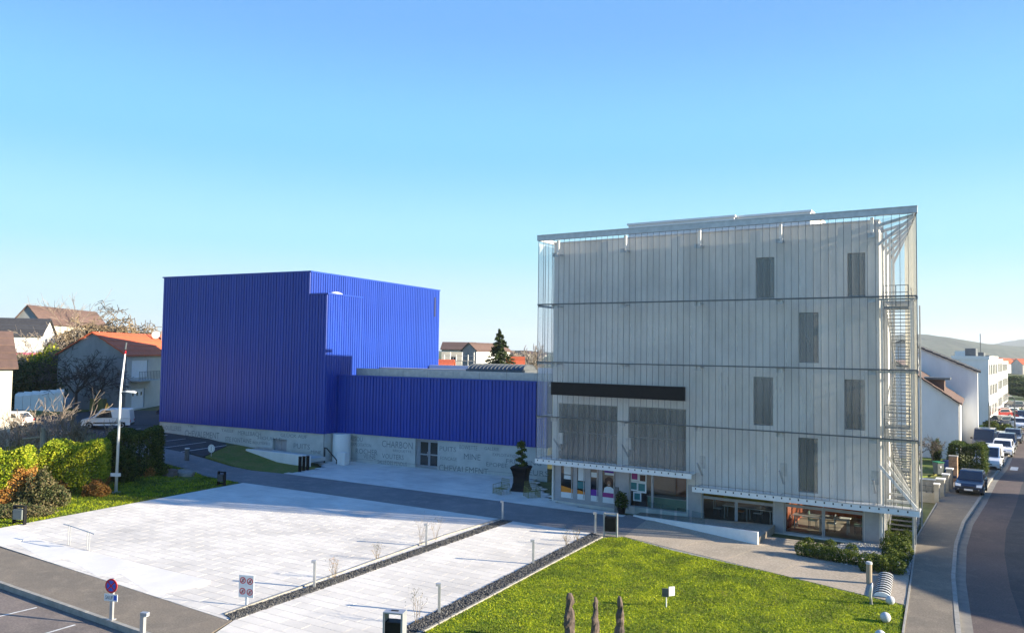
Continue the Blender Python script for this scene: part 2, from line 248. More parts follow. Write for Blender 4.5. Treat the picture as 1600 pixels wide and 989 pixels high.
# ---------------------------------------------------------------- mesh builder
def tagp(o, label=None, cat=None, group=None, kind=None):
    if label: o['label'] = label
    if cat: o['category'] = cat
    if group: o['group'] = group
    if kind: o['kind'] = kind
    return o
def link(name, data, parent=None, loc=None, rot=None):
    o = bpy.data.objects.new(name, data); COL.objects.link(o)
    if parent is not None: o.parent = parent
    if loc is not None: o.location = loc
    if rot is not None: o.rotation_euler = rot
    return o
def thing(name, label, cat, loc=(0,0,0), rz=0.0, group=None):
    o = bpy.data.objects.new(name, None); COL.objects.link(o); o.location = loc; o.rotation_euler = (0, 0, rz)
    o.empty_display_size = 0.3
    return tagp(o, label, cat, group)
class MB:
    def __init__(s): s.v = []; s.f = []; s.mi = []; s.cur = 0
    def add(s, vs, fs):
        k = len(s.v); s.v += [tuple(v) for v in vs]; s.f += [tuple(i+k for i in f) for f in fs]; s.mi += [s.cur]*len(fs); return s
    def box(s, x0, x1, y0, y1, z0, z1):
        return s.add([(x0,y0,z0),(x1,y0,z0),(x1,y1,z0),(x0,y1,z0),(x0,y0,z1),(x1,y0,z1),(x1,y1,z1),(x0,y1,z1)],
            [(0,3,2,1),(4,5,6,7),(0,1,5,4),(1,2,6,5),(2,3,7,6),(3,0,4,7)])
    def hexa(s, b, t):     # 4 bottom pts, 4 top pts (ccw from above)
        return s.add(list(b)+list(t), [(0,3,2,1),(4,5,6,7),(0,1,5,4),(1,2,6,5),(2,3,7,6),(3,0,4,7)])
    def quad(s, a, b, c, d): return s.add([a,b,c,d], [(0,1,2,3)])
    def poly(s, pts): return s.add(pts, [tuple(range(len(pts)))])
    def prism(s, pts, axis_from, axis_to, axis=1):
        """pts in the plane of the other two axes, extruded along axis"""
        def mk(p, a):
            if axis == 1: return (p[0], a, p[1])
            if axis == 0: return (a, p[0], p[1])
            return (p[0], p[1], a)
        n = len(pts); vs = [mk(p, axis_from) for p in pts] + [mk(p, axis_to) for p in pts]
        return s.add(vs, [tuple(range(n)), tuple(range(2*n-1, n-1, -1))] + [(i, i+n, (i+1)%n+n, (i+1)%n) for i in range(n)])
    def tube(s, pts, r, n=6, cap=True):
        pts = [Vector(p) for p in pts]; rs = r if isinstance(r, (list, tuple)) else [r]*len(pts)
        k = len(s.v); base = []
        for i, p in enumerate(pts):
            d = (pts[min(i+1, len(pts)-1)] - pts[max(i-1, 0)]).normalized()
            a = d.cross(Vector((0,0,1))) if abs(d.z) < 0.95 else d.cross(Vector((1,0,0))); a.normalize(); b = d.cross(a)
            base.append(len(s.v))
            for j in range(n):
                t = 2*math.pi*j/n; s.v.append(tuple(p + (a*math.cos(t) + b*math.sin(t))*rs[i]))
        for i in range(len(pts)-1):
            for j in range(n):
                s.f.append((base[i]+j, base[i]+(j+1)%n, base[i+1]+(j+1)%n, base[i+1]+j)); s.mi.append(s.cur)
        if cap:
            s.f.append(tuple(base[0]+j for j in range(n))[::-1]); s.f.append(tuple(base[-1]+j for j in range(n))); s.mi += [s.cur]*2
        return s
    def bar(s, a, b, w, h=None):
        """rectangular bar from a to b"""
        a, b = Vector(a), Vector(b); h = h or w; d = (b-a).normalized()
        x = d.cross(Vector((0,0,1))) if abs(d.z) < 0.99 else Vector((1,0,0)); x.normalize(); y = d.cross(x)
        c = [x*w/2+y*h/2, -x*w/2+y*h/2, -x*w/2-y*h/2, x*w/2-y*h/2]
        return s.add([a+q for q in c]+[b+q for q in c], [(0,1,2,3),(7,6,5,4),(0,4,5,1),(1,5,6,2),(2,6,7,3),(3,7,4,0)])
    def lathe(s, prof, n=16, c=(0,0,0)):
        k = len(s.v)
        for r, z in prof:
            for j in range(n):
                t = 2*math.pi*j/n; s.v.append((c[0]+r*math.cos(t), c[1]+r*math.sin(t), c[2]+z))
        for i in range(len(prof)-1):
            for j in range(n): s.f.append((k+i*n+j, k+i*n+(j+1)%n, k+(i+1)*n+(j+1)%n, k+(i+1)*n+j)); s.mi.append(s.cur)
        s.f.append(tuple(k+j for j in range(n))[::-1]); s.f.append(tuple(k+(len(prof)-1)*n+j for j in range(n))); s.mi += [s.cur]*2
        return s
    def mesh(s, name, mats, smooth_=False):
        me = bpy.data.meshes.new(name); me.from_pydata(s.v, [], s.f)
        for m in (mats if isinstance(mats, (list, tuple)) else [mats]): me.materials.append(m)
        if isinstance(mats, (list, tuple)) and len(mats) > 1: me.polygons.foreach_set('material_index', s.mi)
        bm = bmesh.new(); bm.from_mesh(me); bmesh.ops.recalc_face_normals(bm, faces=bm.faces); bm.to_mesh(me); bm.free()
        if smooth_: me.polygons.foreach_set('use_smooth', [True]*len(me.polygons))
        me.update(); return me
    def build(s, name, mats, parent=None, loc=None, rz=None, smooth_=False, bevel=0):
        me = s.mesh(name, mats, smooth_)
        if bevel:
            bm = bmesh.new(); bm.from_mesh(me); bmesh.ops.bevel(bm, geom=bm.edges[:], offset=bevel, segments=2, affect='EDGES', profile=0.6, clamp_overlap=True); bm.to_mesh(me); bm.free()
        return link(name, me, parent, loc, (0,0,rz) if rz is not None else None)
def fastmesh(name, verts, faces_n, mats, nper):
    """verts (k*nper,3): k separate polygons of nper corners"""
    k = len(verts)//nper; me = bpy.data.meshes.new(name); me.vertices.add(len(verts)); me.vertices.foreach_set('co', np.asarray(verts, dtype=np.float32).ravel())
    me.loops.add(len(verts)); me.loops.foreach_set('vertex_index', np.arange(len(verts), dtype=np.int32))
    me.polygons.add(k); me.polygons.foreach_set('loop_start', np.arange(k, dtype=np.int32)*nper); me.polygons.foreach_set('loop_total', np.full(k, nper, dtype=np.int32))
    me.materials.append(mats); me.update(calc_edges=True); me.validate(); return me
def leafcloud(name, pts, size, m, parent=None, aspect=0.6, up=0.0, jitter=0.5, outward=None):
    """one small leaf quad at every point, randomly turned"""
    n = len(pts); nrm = rng.normal(size=(n,3)); nrm[:,2] += up
    if outward is not None: nrm += outward*1.2
    nrm /= np.linalg.norm(nrm, axis=1)[:,None]; r = rng.normal(size=(n,3)); a = np.cross(nrm, r); a /= np.linalg.norm(a, axis=1)[:,None]; b = np.cross(nrm, a)
    s = size*(1 + jitter*(rng.random(n)-0.5))[:,None]
    q = np.stack([pts - a*s, pts - b*s*aspect, pts + a*s, pts + b*s*aspect], axis=1).reshape(-1, 3)
    return link(name, fastmesh(name, q, None, m, 4), parent)
def blobpts(n, c, r, squash=1.0, shell=0.45, lump=0.18, seed=0, flat=None):
    """points in a lumpy ellipsoid shell"""
    d = rng.normal(size=(n,3)); d /= np.linalg.norm(d, axis=1)[:,None]
    ph = rng.random(6)*6.28
    f = 1 + lump*(np.sin(d[:,0]*5+ph[0])*np.cos(d[:,1]*4+ph[1]) + 0.6*np.sin(d[:,2]*7+ph[2]+d[:,0]*6) + 0.5*np.sin(d[:,1]*11+ph[3]))
    rad = (1 - shell*rng.random(n)**1.5)*f
    p = d*rad[:,None]*np.array(r) + np.array(c); return p, d
# ---------------------------------------------------------------- ground sheets that follow the terrain
GRID = sorted(set([x*2.0 for x in range(-40, 30)] + [-90,-100,-115,-135,-160,-200,-260,-350,-500,-800,-1300,-2200,-4000,-6000, 70,85,100,130,170,230,320,450,700,1100,1800,3000,4500,6000]))
GRIDY = sorted(set([-60,-30,-10,0,8] + [10+y*2.0 for y in range(0, 56)] + [130,145,165,190,230,300,400,600,900,1400,2200,3500,6000]))
def sheet(name, pts, m, dz=0.0, skirt=0.0, parent=None, kind='structure', label=None):
    pts = [Vector((p[0], p[1], 0)) for p in pts]; bm = bmesh.new(); vs = [bm.verts.new(p) for p in pts]
    for t in tessellate_polygon([pts]): 
        try: bm.faces.new([vs[i] for i in t])
        except ValueError: pass
    xs = [p.x for p in pts]; ys = [p.y for p in pts]
    for g in GRID:
        if min(xs) < g < max(xs): bmesh.ops.bisect_plane(bm, geom=bm.verts[:]+bm.edges[:]+bm.faces[:], plane_co=(g,0,0), plane_no=(1,0,0))
    for g in GRIDY:
        if min(ys) < g < max(ys): bmesh.ops.bisect_plane(bm, geom=bm.verts[:]+bm.edges[:]+bm.faces[:], plane_co=(0,g,0), plane_no=(0,1,0))
    for v in bm.verts: v.co.z = T(v.co.x, v.co.y) + dz
    bmesh.ops.recalc_face_normals(bm, faces=bm.faces)
    for f in bm.faces:
        if f.normal.z < 0: f.normal_flip()
    if skirt:
        be = [e for e in bm.edges if e.is_boundary]; r = bmesh.ops.extrude_edge_only(bm, edges=be)
        for g in r['geom']:
            if isinstance(g, bmesh.types.BMVert): g.co.z -= skirt
    me = bpy.data.meshes.new(name); bm.to_mesh(me); bm.free(); me.materials.append(m)
    return tagp(link(name, me, parent), label, None, None, kind if parent is None else None)
def strip_line(a, b, w): # thin quad polygon a-b in plan
    d = (Vector((b[0]-a[0], b[1]-a[1], 0))).normalized(); n = Vector((-d.y, d.x, 0))*w/2
    a = Vector((a[0],a[1],0)); b = Vector((b[0],b[1],0)); return [a-n, b-n, b+n, a+n]
def clip_convex(poly, clip):
    out = poly
    for i in range(len(clip)):
        a, b = clip[i], clip[(i+1)%len(clip)]; inp, out = out, []
        if not inp: return []
        side = lambda p: (b[0]-a[0])*(p[1]-a[1]) - (b[1]-a[1])*(p[0]-a[0])
        for j in range(len(inp)):
            p, q = inp[j], inp[(j+1)%len(inp)]; sp_, sq = side(p), side(q)
            if sp_ >= 0: out.append(p)
            if (sp_ >= 0) != (sq >= 0):
                t = sp_/(sp_-sq); out.append((p[0]+(q[0]-p[0])*t, p[1]+(q[1]-p[1])*t))
    return out
def ccw(p):
    a = sum(p[i][0]*p[(i+1)%len(p)][1] - p[(i+1)%len(p)][0]*p[i][1] for i in range(len(p)))
    return p if a > 0 else p[::-1]
def inside(p, poly):
    c = False; n = len(poly)
    for i in range(n):
        a, b = poly[i], poly[(i+1)%n]
        if (a[1] > p[1]) != (b[1] > p[1]) and p[0] < (b[0]-a[0])*(p[1]-a[1])/(b[1]-a[1]) + a[0]: c = not c
    return c
GP = lambda l, dz=0: [G(*p) for p in l]
# ================================================================ GROUND
vx = [(x, y) for y in GRIDY for x in GRID]; nx = len(GRID)
me = bpy.data.meshes.new("ground")
me.from_pydata([(x, y, T(x, y) - (0.6 if (x < -3 and y < 38) else 0.16)) for x, y in vx], [], [(j*nx+i, j*nx+i+1, (j+1)*nx+i+1, (j+1)*nx+i) for j in range(len(GRIDY)-1) for i in range(nx-1)])
me.materials.append(M['earth']); tagp(link("ground", me), kind='structure')
XY = lambda l: [(p.x, p.y) for p in l]
PLAZA = ccw(XY(GP([(-55,835),(380,754),(785,811),(355,968)])))
RAMP = ccw(XY(GP([(365,969),(800,814),(925,832.5),(562,1014),(300,1014)])))
UP = XY(GP([(448.6,740.4),(500,731)])) + [tuple((B0+bux*x_+buy*y_).xy) for x_, y_ in ((0.0,0.2),(0.3,1.7),(18.3,1.7))] + XY(GP([(862,783),(968,803),(966,805.5),(857.6,794),(788,783.2),(560,754.5)]))
sheet('plaza_paving', PLAZA, M['joint'], -0.004, 0.2)
sheet('ramp_paving', RAMP, M['joint'], -0.004, 0.2)
sheet('forecourt_paving', UP, M['joint'], -0.004, 0.2)
sheet('asphalt_path', XY(GP([(190,690),(250,700),(302,711),(448.6,740.4),(560,754.5),(788,783.2),(857.6,794),(966,805.5),(985,804),(1010,812),(985,840),(975,838),(942,838.5),(785,811.5),(684,799),(500,771.4),(374,753.4),(300,735),(246,720),(190,707)])), M['asph'], 0.0, 0.2)
sheet('front_pavement', XY(GP([(-60,836.5),(364,967.5),(302,1006),(285,1006),(-60,886)])), M['walk'], -0.004, 0.2)
sheet('car_park_asphalt', XY(GP([(-60,886.5),(285,1006.5),(330,1021),(330,1180),(-900,1180),(-700,886)])), M['lot'], -0.20)
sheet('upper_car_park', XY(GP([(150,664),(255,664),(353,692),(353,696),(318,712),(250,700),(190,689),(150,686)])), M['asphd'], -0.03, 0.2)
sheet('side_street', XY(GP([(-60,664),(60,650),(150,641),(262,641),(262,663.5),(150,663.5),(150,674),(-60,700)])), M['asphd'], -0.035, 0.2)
sheet('hedge_lawn', XY(GP([(-60,835.5),(374,753.8),(300,735.5),(246,720.5),(190,707.5),(60,694),(-60,702)])), M['grassd'], -0.02, 0.2)
sheet('verge_lawn', XY(GP([(321,712.3),(355,696.5),(372,694.5),(400,700),(467,719),(500,730.5),(448.6,740)])), M['grassd'], -0.02, 0.2)
sheet('yard_lawn', XY(GP([(-60,649),(60,640),(150,634),(150,640.6),(60,649.5),(-60,663)])), M['grassd'], 0.0, 0.2)
LAWN = XY(GP([(944,839.5),(975,838.6),(1050,859.5),(1210,895.5),(1357,931.5),(1411,945),(1402,1060),(500,1060)]))
sheet('front_lawn', LAWN, M['lawn'], -0.01, 0.2)
# concrete pavement beside the lawn, cast in bays
CP_ = ccw(XY(GP([(975,838),(1010,812),(1385,862),(1421,900),(1415,944.5),(1357,931),(1210,895),(1050,859)])))
sheet('concrete_pavement', CP_, M['joint'], -0.012, 0.2)
pav = bpy.data.objects['concrete_pavement']
u0 = (G(1357,931)-G(1050,859)); u0.z = 0; u0.normalize(); v0 = Vector((-u0.y, u0.x, 0)); o0 = G(1050,859)
for i in range(-3, 9):
    for j in range(-1, 4):
        q = [o0 + u0*(i*2.6+a) + v0*(j*2.6+b) for a, b in ((0.006,0.006),(2.594,0.006),(2.594,2.594),(0.006,2.594))]
        c_ = ccw([(p.x, p.y) for p in q]); conc = [c_]
        # the pavement outline is not convex: keep bays by centre, clip against its long straight lawn edge and far edge
        cen = (sum(p[0] for p in c_)/4, sum(p[1] for p in c_)/4)
        e1, e2 = G(975,838), G(1415,944.5)
        half = ccw([tuple(e1.xy), tuple(e2.xy), tuple(G(1421,900).xy), tuple(G(1385,862).xy), tuple(G(1010,812).xy)])
        pc = clip_convex(c_, half)
        if len(pc) < 3: continue
        m_ = MB(); m_.prism(pc, -0.05, 0.003 + 0.002*random.random(), axis=2); m_.build('concrete_bay', M['conc'], pav)
# right street
KP = [(1500,1060),(1493.7,989),(1486,899),(1490.6,849),(1503,814),(1526.6,780.6),(1544,750),(1562,730),(1578,700),(1590,672),(1600,650)]
K = GP(KP)
Kdir = (K[-1]-K[-2]); Kdir.z = 0; Kdir.normalize(); K = [K[0]+(K[0]-K[1])*3] + K + [K[-1]+Kdir*160]
def offs(line, d):
    out = []
    for i, p in enumerate(line):
        t = (line[min(i+1,len(line)-1)] - line[max(i-1,0)]); t.z = 0; t.normalize(); out.append(p + Vector((t.y, -t.x, 0))*d)
    return out
R1 = offs(K, 2.15); R2 = offs(K, 8.6); K02 = offs(K, 0.16); K06 = offs(K, 0.55)
sheet('street', XY(K06 + R1[::-1]), M['asphr'], -0.145)
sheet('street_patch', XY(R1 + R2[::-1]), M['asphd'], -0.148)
sheet('gutter', XY(K02 + K06[::-1]), M['gutter'], -0.14)
WL = GP([(1398,1060),(1409,989),(1416,944),(1423,896),(1431,839),(1462.5,786),(1490.6,752),(1520,722),(1548,690),(1570,660),(1580,645)])
sheet('side_pavement', XY(WL + [p for p in K[11::-1]]), M['walk'], -0.002, 0.2)
sheet('far_pavement', XY(R2 + offs(K, 11.5)[::-1]), M['walk'], -0.002, 0.2)
def kerbline(name, line, w, h0, h1, m, n=1.0, label='', parent=None):
    """kerbstones one by one along a line"""
    line = [Vector((p[0], p[1], 0)) for p in line]; seg = []; 
    for i in range(len(line)-1):
        L = (line[i+1]-line[i]).length; k = max(1, round(L/n)); d = (line[i+1]-line[i])/k
        for j in range(k): seg.append((line[i]+d*j, line[i]+d*(j+1)))
    root = bpy.data.objects.new(name, None); COL.objects.link(root); root['kind'] = 'structure'; root.location = (seg[0][0].x, seg[0][0].y, 0)
    cnt = 0; rest = MB()
    for a, b in seg:
        t = (b-a).normalized(); nn = Vector((t.y, -t.x, 0))*w; a2 = a + t*0.006; b2 = b - t*0.006
        m_ = rest if cnt >= 120 else MB(); z1 = T(a.x,a.y)+h1+random.uniform(-.004,.004); z0 = T(a.x,a.y)+h0
        vs = [Vector((p.x,p.y,0)) - root.location for p in (a2, b2, b2+nn, a2+nn)]
        m_.hexa([Vector((p.x,p.y,z0)) for p in vs], [Vector((p.x,p.y,z1)) for p in vs])
        if m_ is not rest: m_.build('kerbstone', m, root)
        cnt += 1
    if rest.v: tagp(rest.build('kerbstone_row', m, root), kind='stuff')
    return root
kerbline('street_kerb', K[:-1], 0.16, -0.2, 0.01, M['kerb'])
kerbline('car_park_kerb', XY(GP([(-40,893.5),(0,907),(165.6,964),(300,1011)])), 0.14, -0.5, 0.012, M['kerb'])
kerbline('lawn_kerb', XY(GP([(942,839),(700,967.5),(600,1020)])), 0.12, -0.2, 0.05, M['kerb'])
kerbline('strip_kerb', XY(GP([(782,811.5),(700,835.5),(352,960.5)])), 0.10, -0.2, 0.05, M['kerb'])
kerbline('pavement_edging', XY(WL[1:6]), 0.07, -0.2, 0.03, M['kerb'])
# painted lines
def paint(name, a, b, w, dz): return sheet(name, XY(strip_line(G(*a), G(*b), w)), M['line'], dz)
for a, b in (((282,705.6),(354,695.3)),((250,699.8),(322,690)),((242,690.4),(290,685)),((227.5,683.7),(262,679)),((202,678),(235,673.8)),((190,672.5),(220,669))): paint('bay_line', a, b, 0.11, -0.015)
for a, b in (((-40,963),(58,940)),((-40,1012),(118,966.5)),((60,1030),(200,992))): paint('bay_line', a, b, 0.10, -0.192)
for i in range(4):
    a = offs(K, 1.0+i*1.3); k = 8; p = a[k]; t = (K[9]-K[8]).normalized(); paint_pts = strip_line(p, p + t*2.4, 0.55); sheet('crossing_stripe', XY(paint_pts), M['line'], -0.138)
# paving slabs, laid in courses parallel to the path
cu = G(785,812)-G(500,771.4); cu.z = 0; cu.normalize(); cv = Vector((-cu.y, cu.x, 0))
def slabs(root, clip, org, convex=True):
    L, Wd, g = 1.05, 0.50, 0.008; items = []
    ds = [(Vector((p[0],p[1],0))-org) for p in clip]; us = [d.dot(cu) for d in ds]; vs_ = [d.dot(cv) for d in ds]
    r = math.floor(min(vs_)/Wd)
    while r*Wd < max(vs_):
        c = math.floor(min(us)/L) - 1; sh = (r*0.37 % 1.0)*L
        while c*L + sh < max(us):
            q = [org + cu*(c*L+sh+a) + cv*(r*Wd+b) for a, b in ((g,g),(L-g,g),(L-g,Wd-g),(g,Wd-g))]
            pp = ccw([(p.x,p.y) for p in q])
            if convex: pp = clip_convex(pp, clip)
            elif not all(inside(p, clip) for p in pp): 
                cen = (sum(p[0] for p in pp)/4, sum(p[1] for p in pp)/4)
                if not inside(cen, clip): pp = []
            if len(pp) >= 3:
                cx, cy = sum(p[0] for p in pp)/len(pp), sum(p[1] for p in pp)/len(pp); items.append((math.hypot(cx, cy), pp))
            c += 1
        r += 1
    items.sort(key=lambda t: t[0]); rest = MB()
    for k, (d, pp) in enumerate(items):
        m_ = MB() if k < 290 else rest; z = random.uniform(0.005, 0.008); n = len(pp)
        m_.add([(p[0],p[1],z+T(p[0],p[1])) for p in pp] + [(p[0],p[1],-0.03+T(p[0],p[1])) for p in pp], [tuple(range(n))] + [(i, (i+1)%n, (i+1)%n+n, i+n)[::-1] for i in range(n)])
        if k < 290: m_.build('paving_slab', M['slab'], root)
    if rest.v: tagp(rest.build('paving_slabs', M['slab'], root), kind='stuff')
o_ = G(500,771.4)
slabs(bpy.data.objects['plaza_paving'], PLAZA, o_); slabs(bpy.data.objects['ramp_paving'], RAMP, o_)
slabs(bpy.data.objects['forecourt_paving'], ccw(UP), o_, convex=False)
# shallow step wedges along the front pavement
for i, (a, b) in enumerate((((0,852),(54,842.5)),((73,875),(140.6,867.5)),((151.6,900),(230,888)),((240.6,930),(328,911)))):
    A, B = G(*a), G(*b); A.z = 0.008; B.z = 0.008; D = B - cu*9 + cv*0.2; D.z = 0.008; m_ = MB(); h = 0.12
    m_.add([A, B, D, B+Vector((0,0,h))], [(0,1,3),(1,2,3),(2,0,3),(0,2,1)])
    tagp(m_.build('paving_step', M['step']), kind='structure')
# gravel strips
def gravel(name, poly, n, size, m, base_m, label, zt=0.02):
    sheet(name+'_bed', poly, base_m, 0.004, 0.2)
    xs = [p[0] for p in poly]; ys = [p[1] for p in poly]; P = []
    while len(P) < n:
        c = np.stack([rng.uniform(min(xs), max(xs), 4000), rng.uniform(min(ys), max(ys), 4000)], 1)
        P += [p for p in c if inside(p, poly)]
    P = np.array(P[:n]); z = np.array([T(*p) for p in P]) + zt
    tet = np.array([[1,0,-.4],[-.5,.87,-.4],[-.5,-.87,-.4],[0,0,.9]]); F = np.array([[0,1,3],[1,2,3],[2,0,3]])
    s = size*(0.6+0.9*rng.random(n)); ang = rng.random(n)*6.28; ca, sa = np.cos(ang), np.sin(ang); sx = 0.7+0.6*rng.random(n)
    V = np.zeros((n,4,3)); 
    for k in range(4):
        x, y, zz = tet[k]+rng.normal(size=(n,3)).T.mean(1)*0; X = x*sx; Y = y
        V[:,k,0] = P[:,0]+s*(X*ca-Y*sa)+s*0.25*rng.normal(size=n); V[:,k,1] = P[:,1]+s*(X*sa+Y*ca)+s*0.25*rng.normal(size=n); V[:,k,2] = z + s*zz*0.8
    tri = V[:,F,:].reshape(-1,3); o = link(name, fastmesh(name, tri, None, m, 3)); return tagp(o, label, 'gravel', kind='stuff')
S1 = XY(GP([(353,961.5),(365,968.5),(800,814.5),(784,812.5)])); S2 = XY(GP([(568,1013),(925,833),(940,839.5),(602,1018)]))
gravel('gravel_strip', S1, 9000, 0.055, M['gravel'], M['joint'], 'dark grey gravel strip between the big plaza and the sloping paved walk')
gravel('gravel_strip', S2, 9000, 0.06, M['gravel'], M['joint'], 'dark grey gravel strip between the paved walk and the green lawn')
BED = XY(GP([(1240,860),(1376,842),(1440,796),(1430,840),(1421.5,898),(1396,893),(1330,884)]))
gravel('planting_gravel', BED, 8000, 0.05, M['gravelw'], M['joint'], 'pale and dark stones covering the shrub bed at the corner of the grey building', 0.015)
# grass blades over the lawns
def tufts(name, poly, n, h, m, label, dens=None):
    xs = [p[0] for p in poly]; ys = [p[1] for p in poly]; P = []
    while len(P) < n:
        c = np.stack([rng.uniform(min(xs), max(xs), 4000), rng.uniform(min(ys), max(ys), 4000)], 1)
        P += [p for p in c if inside(p, poly)]
    P = np.array(P[:n]) + rng.normal(size=(n,2))*.045; z = np.array([T(*p) for p in P]) - 0.02
    a = rng.random(n)*6.28; w = 0.022*(0.5+rng.random(n)); hh = h*(0.5+rng.random(n)); l = rng.normal(size=(n,2))*hh[:,None]*0.7
    V = np.zeros((n,3,3)); V[:,0,0] = P[:,0]-w*np.cos(a); V[:,0,1] = P[:,1]-w*np.sin(a); V[:,0,2] = z
    V[:,1,0] = P[:,0]+w*np.cos(a); V[:,1,1] = P[:,1]+w*np.sin(a); V[:,1,2] = z; V[:,2,:2] = P+l; V[:,2,2] = z+hh
    return tagp(link(name, fastmesh(name, V.reshape(-1,3), None, m, 3)), label, 'grass', kind='stuff')
tufts('lawn_grass', LAWN, 170000, 0.042, M['blade'], 'bright yellow-green mossy grass of the front lawn')
tufts('hedge_grass', XY(GP([(-50,834),(372,753.5),(300,736),(246,722),(150,760),(0,790)])), 30000, 0.09, M['blade'], 'rough patchy grass between the hedges and the pale plaza')
# ================================================================ GENERIC WALL WITH OPENINGS
def wall_holes(mb, x0, x1, z0, z1, holes, y=0.0, depth=0.25):
    xs = sorted({x0, x1, *[min(max(h[0],x0),x1) for h in holes], *[min(max(h[1],x0),x1) for h in holes]}); zs = sorted({z0, z1, *[min(max(h[2],z0),z1) for h in holes], *[min(max(h[3],z0),z1) for h in holes]})
    for i in range(len(xs)-1):
        for j in range(len(zs)-1):
            cx, cz = (xs[i]+xs[i+1])/2, (zs[j]+zs[j+1])/2
            if any(h[0] < cx < h[1] and h[2] < cz < h[3] for h in holes): continue
            mb.quad((xs[i],y,zs[j]), (xs[i+1],y,zs[j]), (xs[i+1],y,zs[j+1]), (xs[i],y,zs[j+1]))
    for a, b, c, d in holes:
        mb.quad((a,y,c),(a,y+depth,c),(a,y+depth,d),(a,y,d)); mb.quad((b,y,c),(b,y,d),(b,y+depth,d),(b,y+depth,c))
        mb.quad((a,y,d),(a,y+depth,d),(b,y+depth,d),(b,y,d)); mb.quad((a,y,c),(b,y,c),(b,y+depth,c),(a,y+depth,c))
    return mb
def rect(fn, xl, xr, yt, yb, off=0.0):
    ym = (yt+yb)/2; xm = (xl+xr)/2; return (fn(xl, ym, off)[0], fn(xr, ym, off)[0], fn(xm, yb, off)[1], fn(xm, yt, off)[1])
def window(parent, r, y=0.2, fr=0.07, nx=1, nz=1, mf=None, mg=None, name='window', inset=0.05):
    a, b, c, d = r; m_ = MB(); mf = mf or M['alu']; mg = mg or M['glassd']; e = 0.003
    m_.box(a+e, a+fr, y, y+0.06, c+e, d-e); m_.box(b-fr, b-e, y, y+0.06, c+e, d-e); m_.box(a+fr, b-fr, y, y+0.06, c+e, c+fr); m_.box(a+fr, b-fr, y, y+0.06, d-fr, d-e)
    for i in range(1, nx): x = a+(b-a)*i/nx; m_.box(x-fr/2, x+fr/2, y+0.004, y+0.056, c+fr, d-fr)
    for j in range(1, nz): z = c+(d-c)*j/nz; m_.box(a+fr, b-fr, y+0.008, y+0.052, z-fr/2, z+fr/2)
    o = m_.build(name, mf, parent)
    for i in range(nx):
        for j in range(nz):
            x0, x1 = a+(b-a)*i/nx, a+(b-a)*(i+1)/nx; z0, z1 = c+(d-c)*j/nz, c+(d-c)*(j+1)/nz
            q = MB(); q.quad((x0+fr/2,y+inset-.02,z0+fr/2),(x1-fr/2,y+inset-.02,z0+fr/2),(x1-fr/2,y+inset-.02,z1-fr/2),(x0+fr/2,y+inset-.02,z1-fr/2)); q.build('pane', mg, o)
    return o
# ================================================================ BLUE HALL
TW, TZ, NZ, TM, TD, TE, TS, ZR, ZB = 19.9, 16.1, 14.16, 1.895, 21.02, 4.61, 1.543, 7.257, 2.33
def panel_mesh(w, z0, z1, nr, name='cladding_panel'):
    """one vertically ribbed sheet, w wide, trapezoid ribs standing 5 cm proud, facing -y"""
    m_ = MB(); p = w/nr; prof = []
    for i in range(nr):
        x = i*p; prof += [(x+0.012 if i == 0 else x, 0.0), (x+p*0.16, 0.0), (x+p*0.24, -0.055), (x+p*0.88, -0.055), (x+p*0.96, 0.0)]
    prof.append((w-0.012, 0.0)); prof = [prof[0]] + [q for i, q in enumerate(prof[1:]) if q != prof[i]]
    n = len(prof); vs = [(x,y,z0) for x,y in prof] + [(x,y,z1) for x,y in prof]
    m_.add(vs, [(i, i+1, i+1+n, i+n) for i in range(n-1)]); return m_.mesh(name, M['blue'])
def clad(parent, p0, ang, length, z0, z1, pw=0.94, nr=3, single=True):
    """row of cladding panels from p0 along direction ang"""
    n = max(1, round(length/pw)); w = length/n; me = panel_mesh(w, z0, z1, nr); d = Vector((math.cos(ang), math.sin(ang), 0))
    for i in range(n): link('cladding_panel', me, parent, Vector(p0)+d*(w*i), (0,0,ang))
hall = thing('blue_hall', 'tall windowless hall clad in ribbed deep blue metal above a lettered concrete base', 'building', B0, BROT)
b = MB()   # the box the sheets are fixed to
b.prism([(-TW+.06,.06),(-TM-.0,.06),(-TM,TD-.06),(-TW+.06,TD-.06)], ZB, TZ-.05, axis=2); b.build('wall', M['blue_d'], hall)
b = MB(); b.prism([(-TM+.001,.06),(-.06,.06),(-.06,TE-.06),(-TM+.001,TE-.06)], ZB, NZ-.05, axis=2); b.build('stair_tower_wall', M['blue_d'], hall)
clad(hall, (-TW,0,0), 0, TW-TM, ZB, TZ-.1); clad(hall, (-TM,0,0), 0, TM, ZB, NZ-.1)
clad(hall, (0,0,0), math.pi/2, TE, ZB, NZ-.1)
clad(hall, (-TM,0.0,0), math.pi/2, TE, NZ, TZ-.1); clad(hall, (-TM,TE,0), math.pi/2, TD-TE, 6.0, TZ-.1)
clad(hall, (-TM,TD,0), math.pi, TW-TM, ZB, TZ-.1, pw=1.9, nr=6); clad(hall, (-TW,TD,0), -math.pi/2, TD, ZB, TZ-.1, pw=1.9, nr=6)
c = MB()
c.box(-TW-.1,-TM+.09,-.09,.12,TZ-.12,TZ); c.box(-TW-.1,-TW+.1,.12,TD,TZ-.12,TZ); c.box(-TM-.12,-TM+.09,.121,TD+.08,TZ-.12,TZ); c.box(-TW-.1,-TM-.121,TD-.1,TD+.08,TZ-.12,TZ)
c.build('coping', M['blue'], hall)
c = MB(); c.box(-TM+.092,.09,-.09,.1,NZ-.12,NZ); c.box(-.1,.09,.101,TE+.05,NZ-.12,NZ); c.box(-TM+.1,-.101,TE-.12,TE+.05,NZ-.12,NZ); c.build('coping', M['blue'], hall)
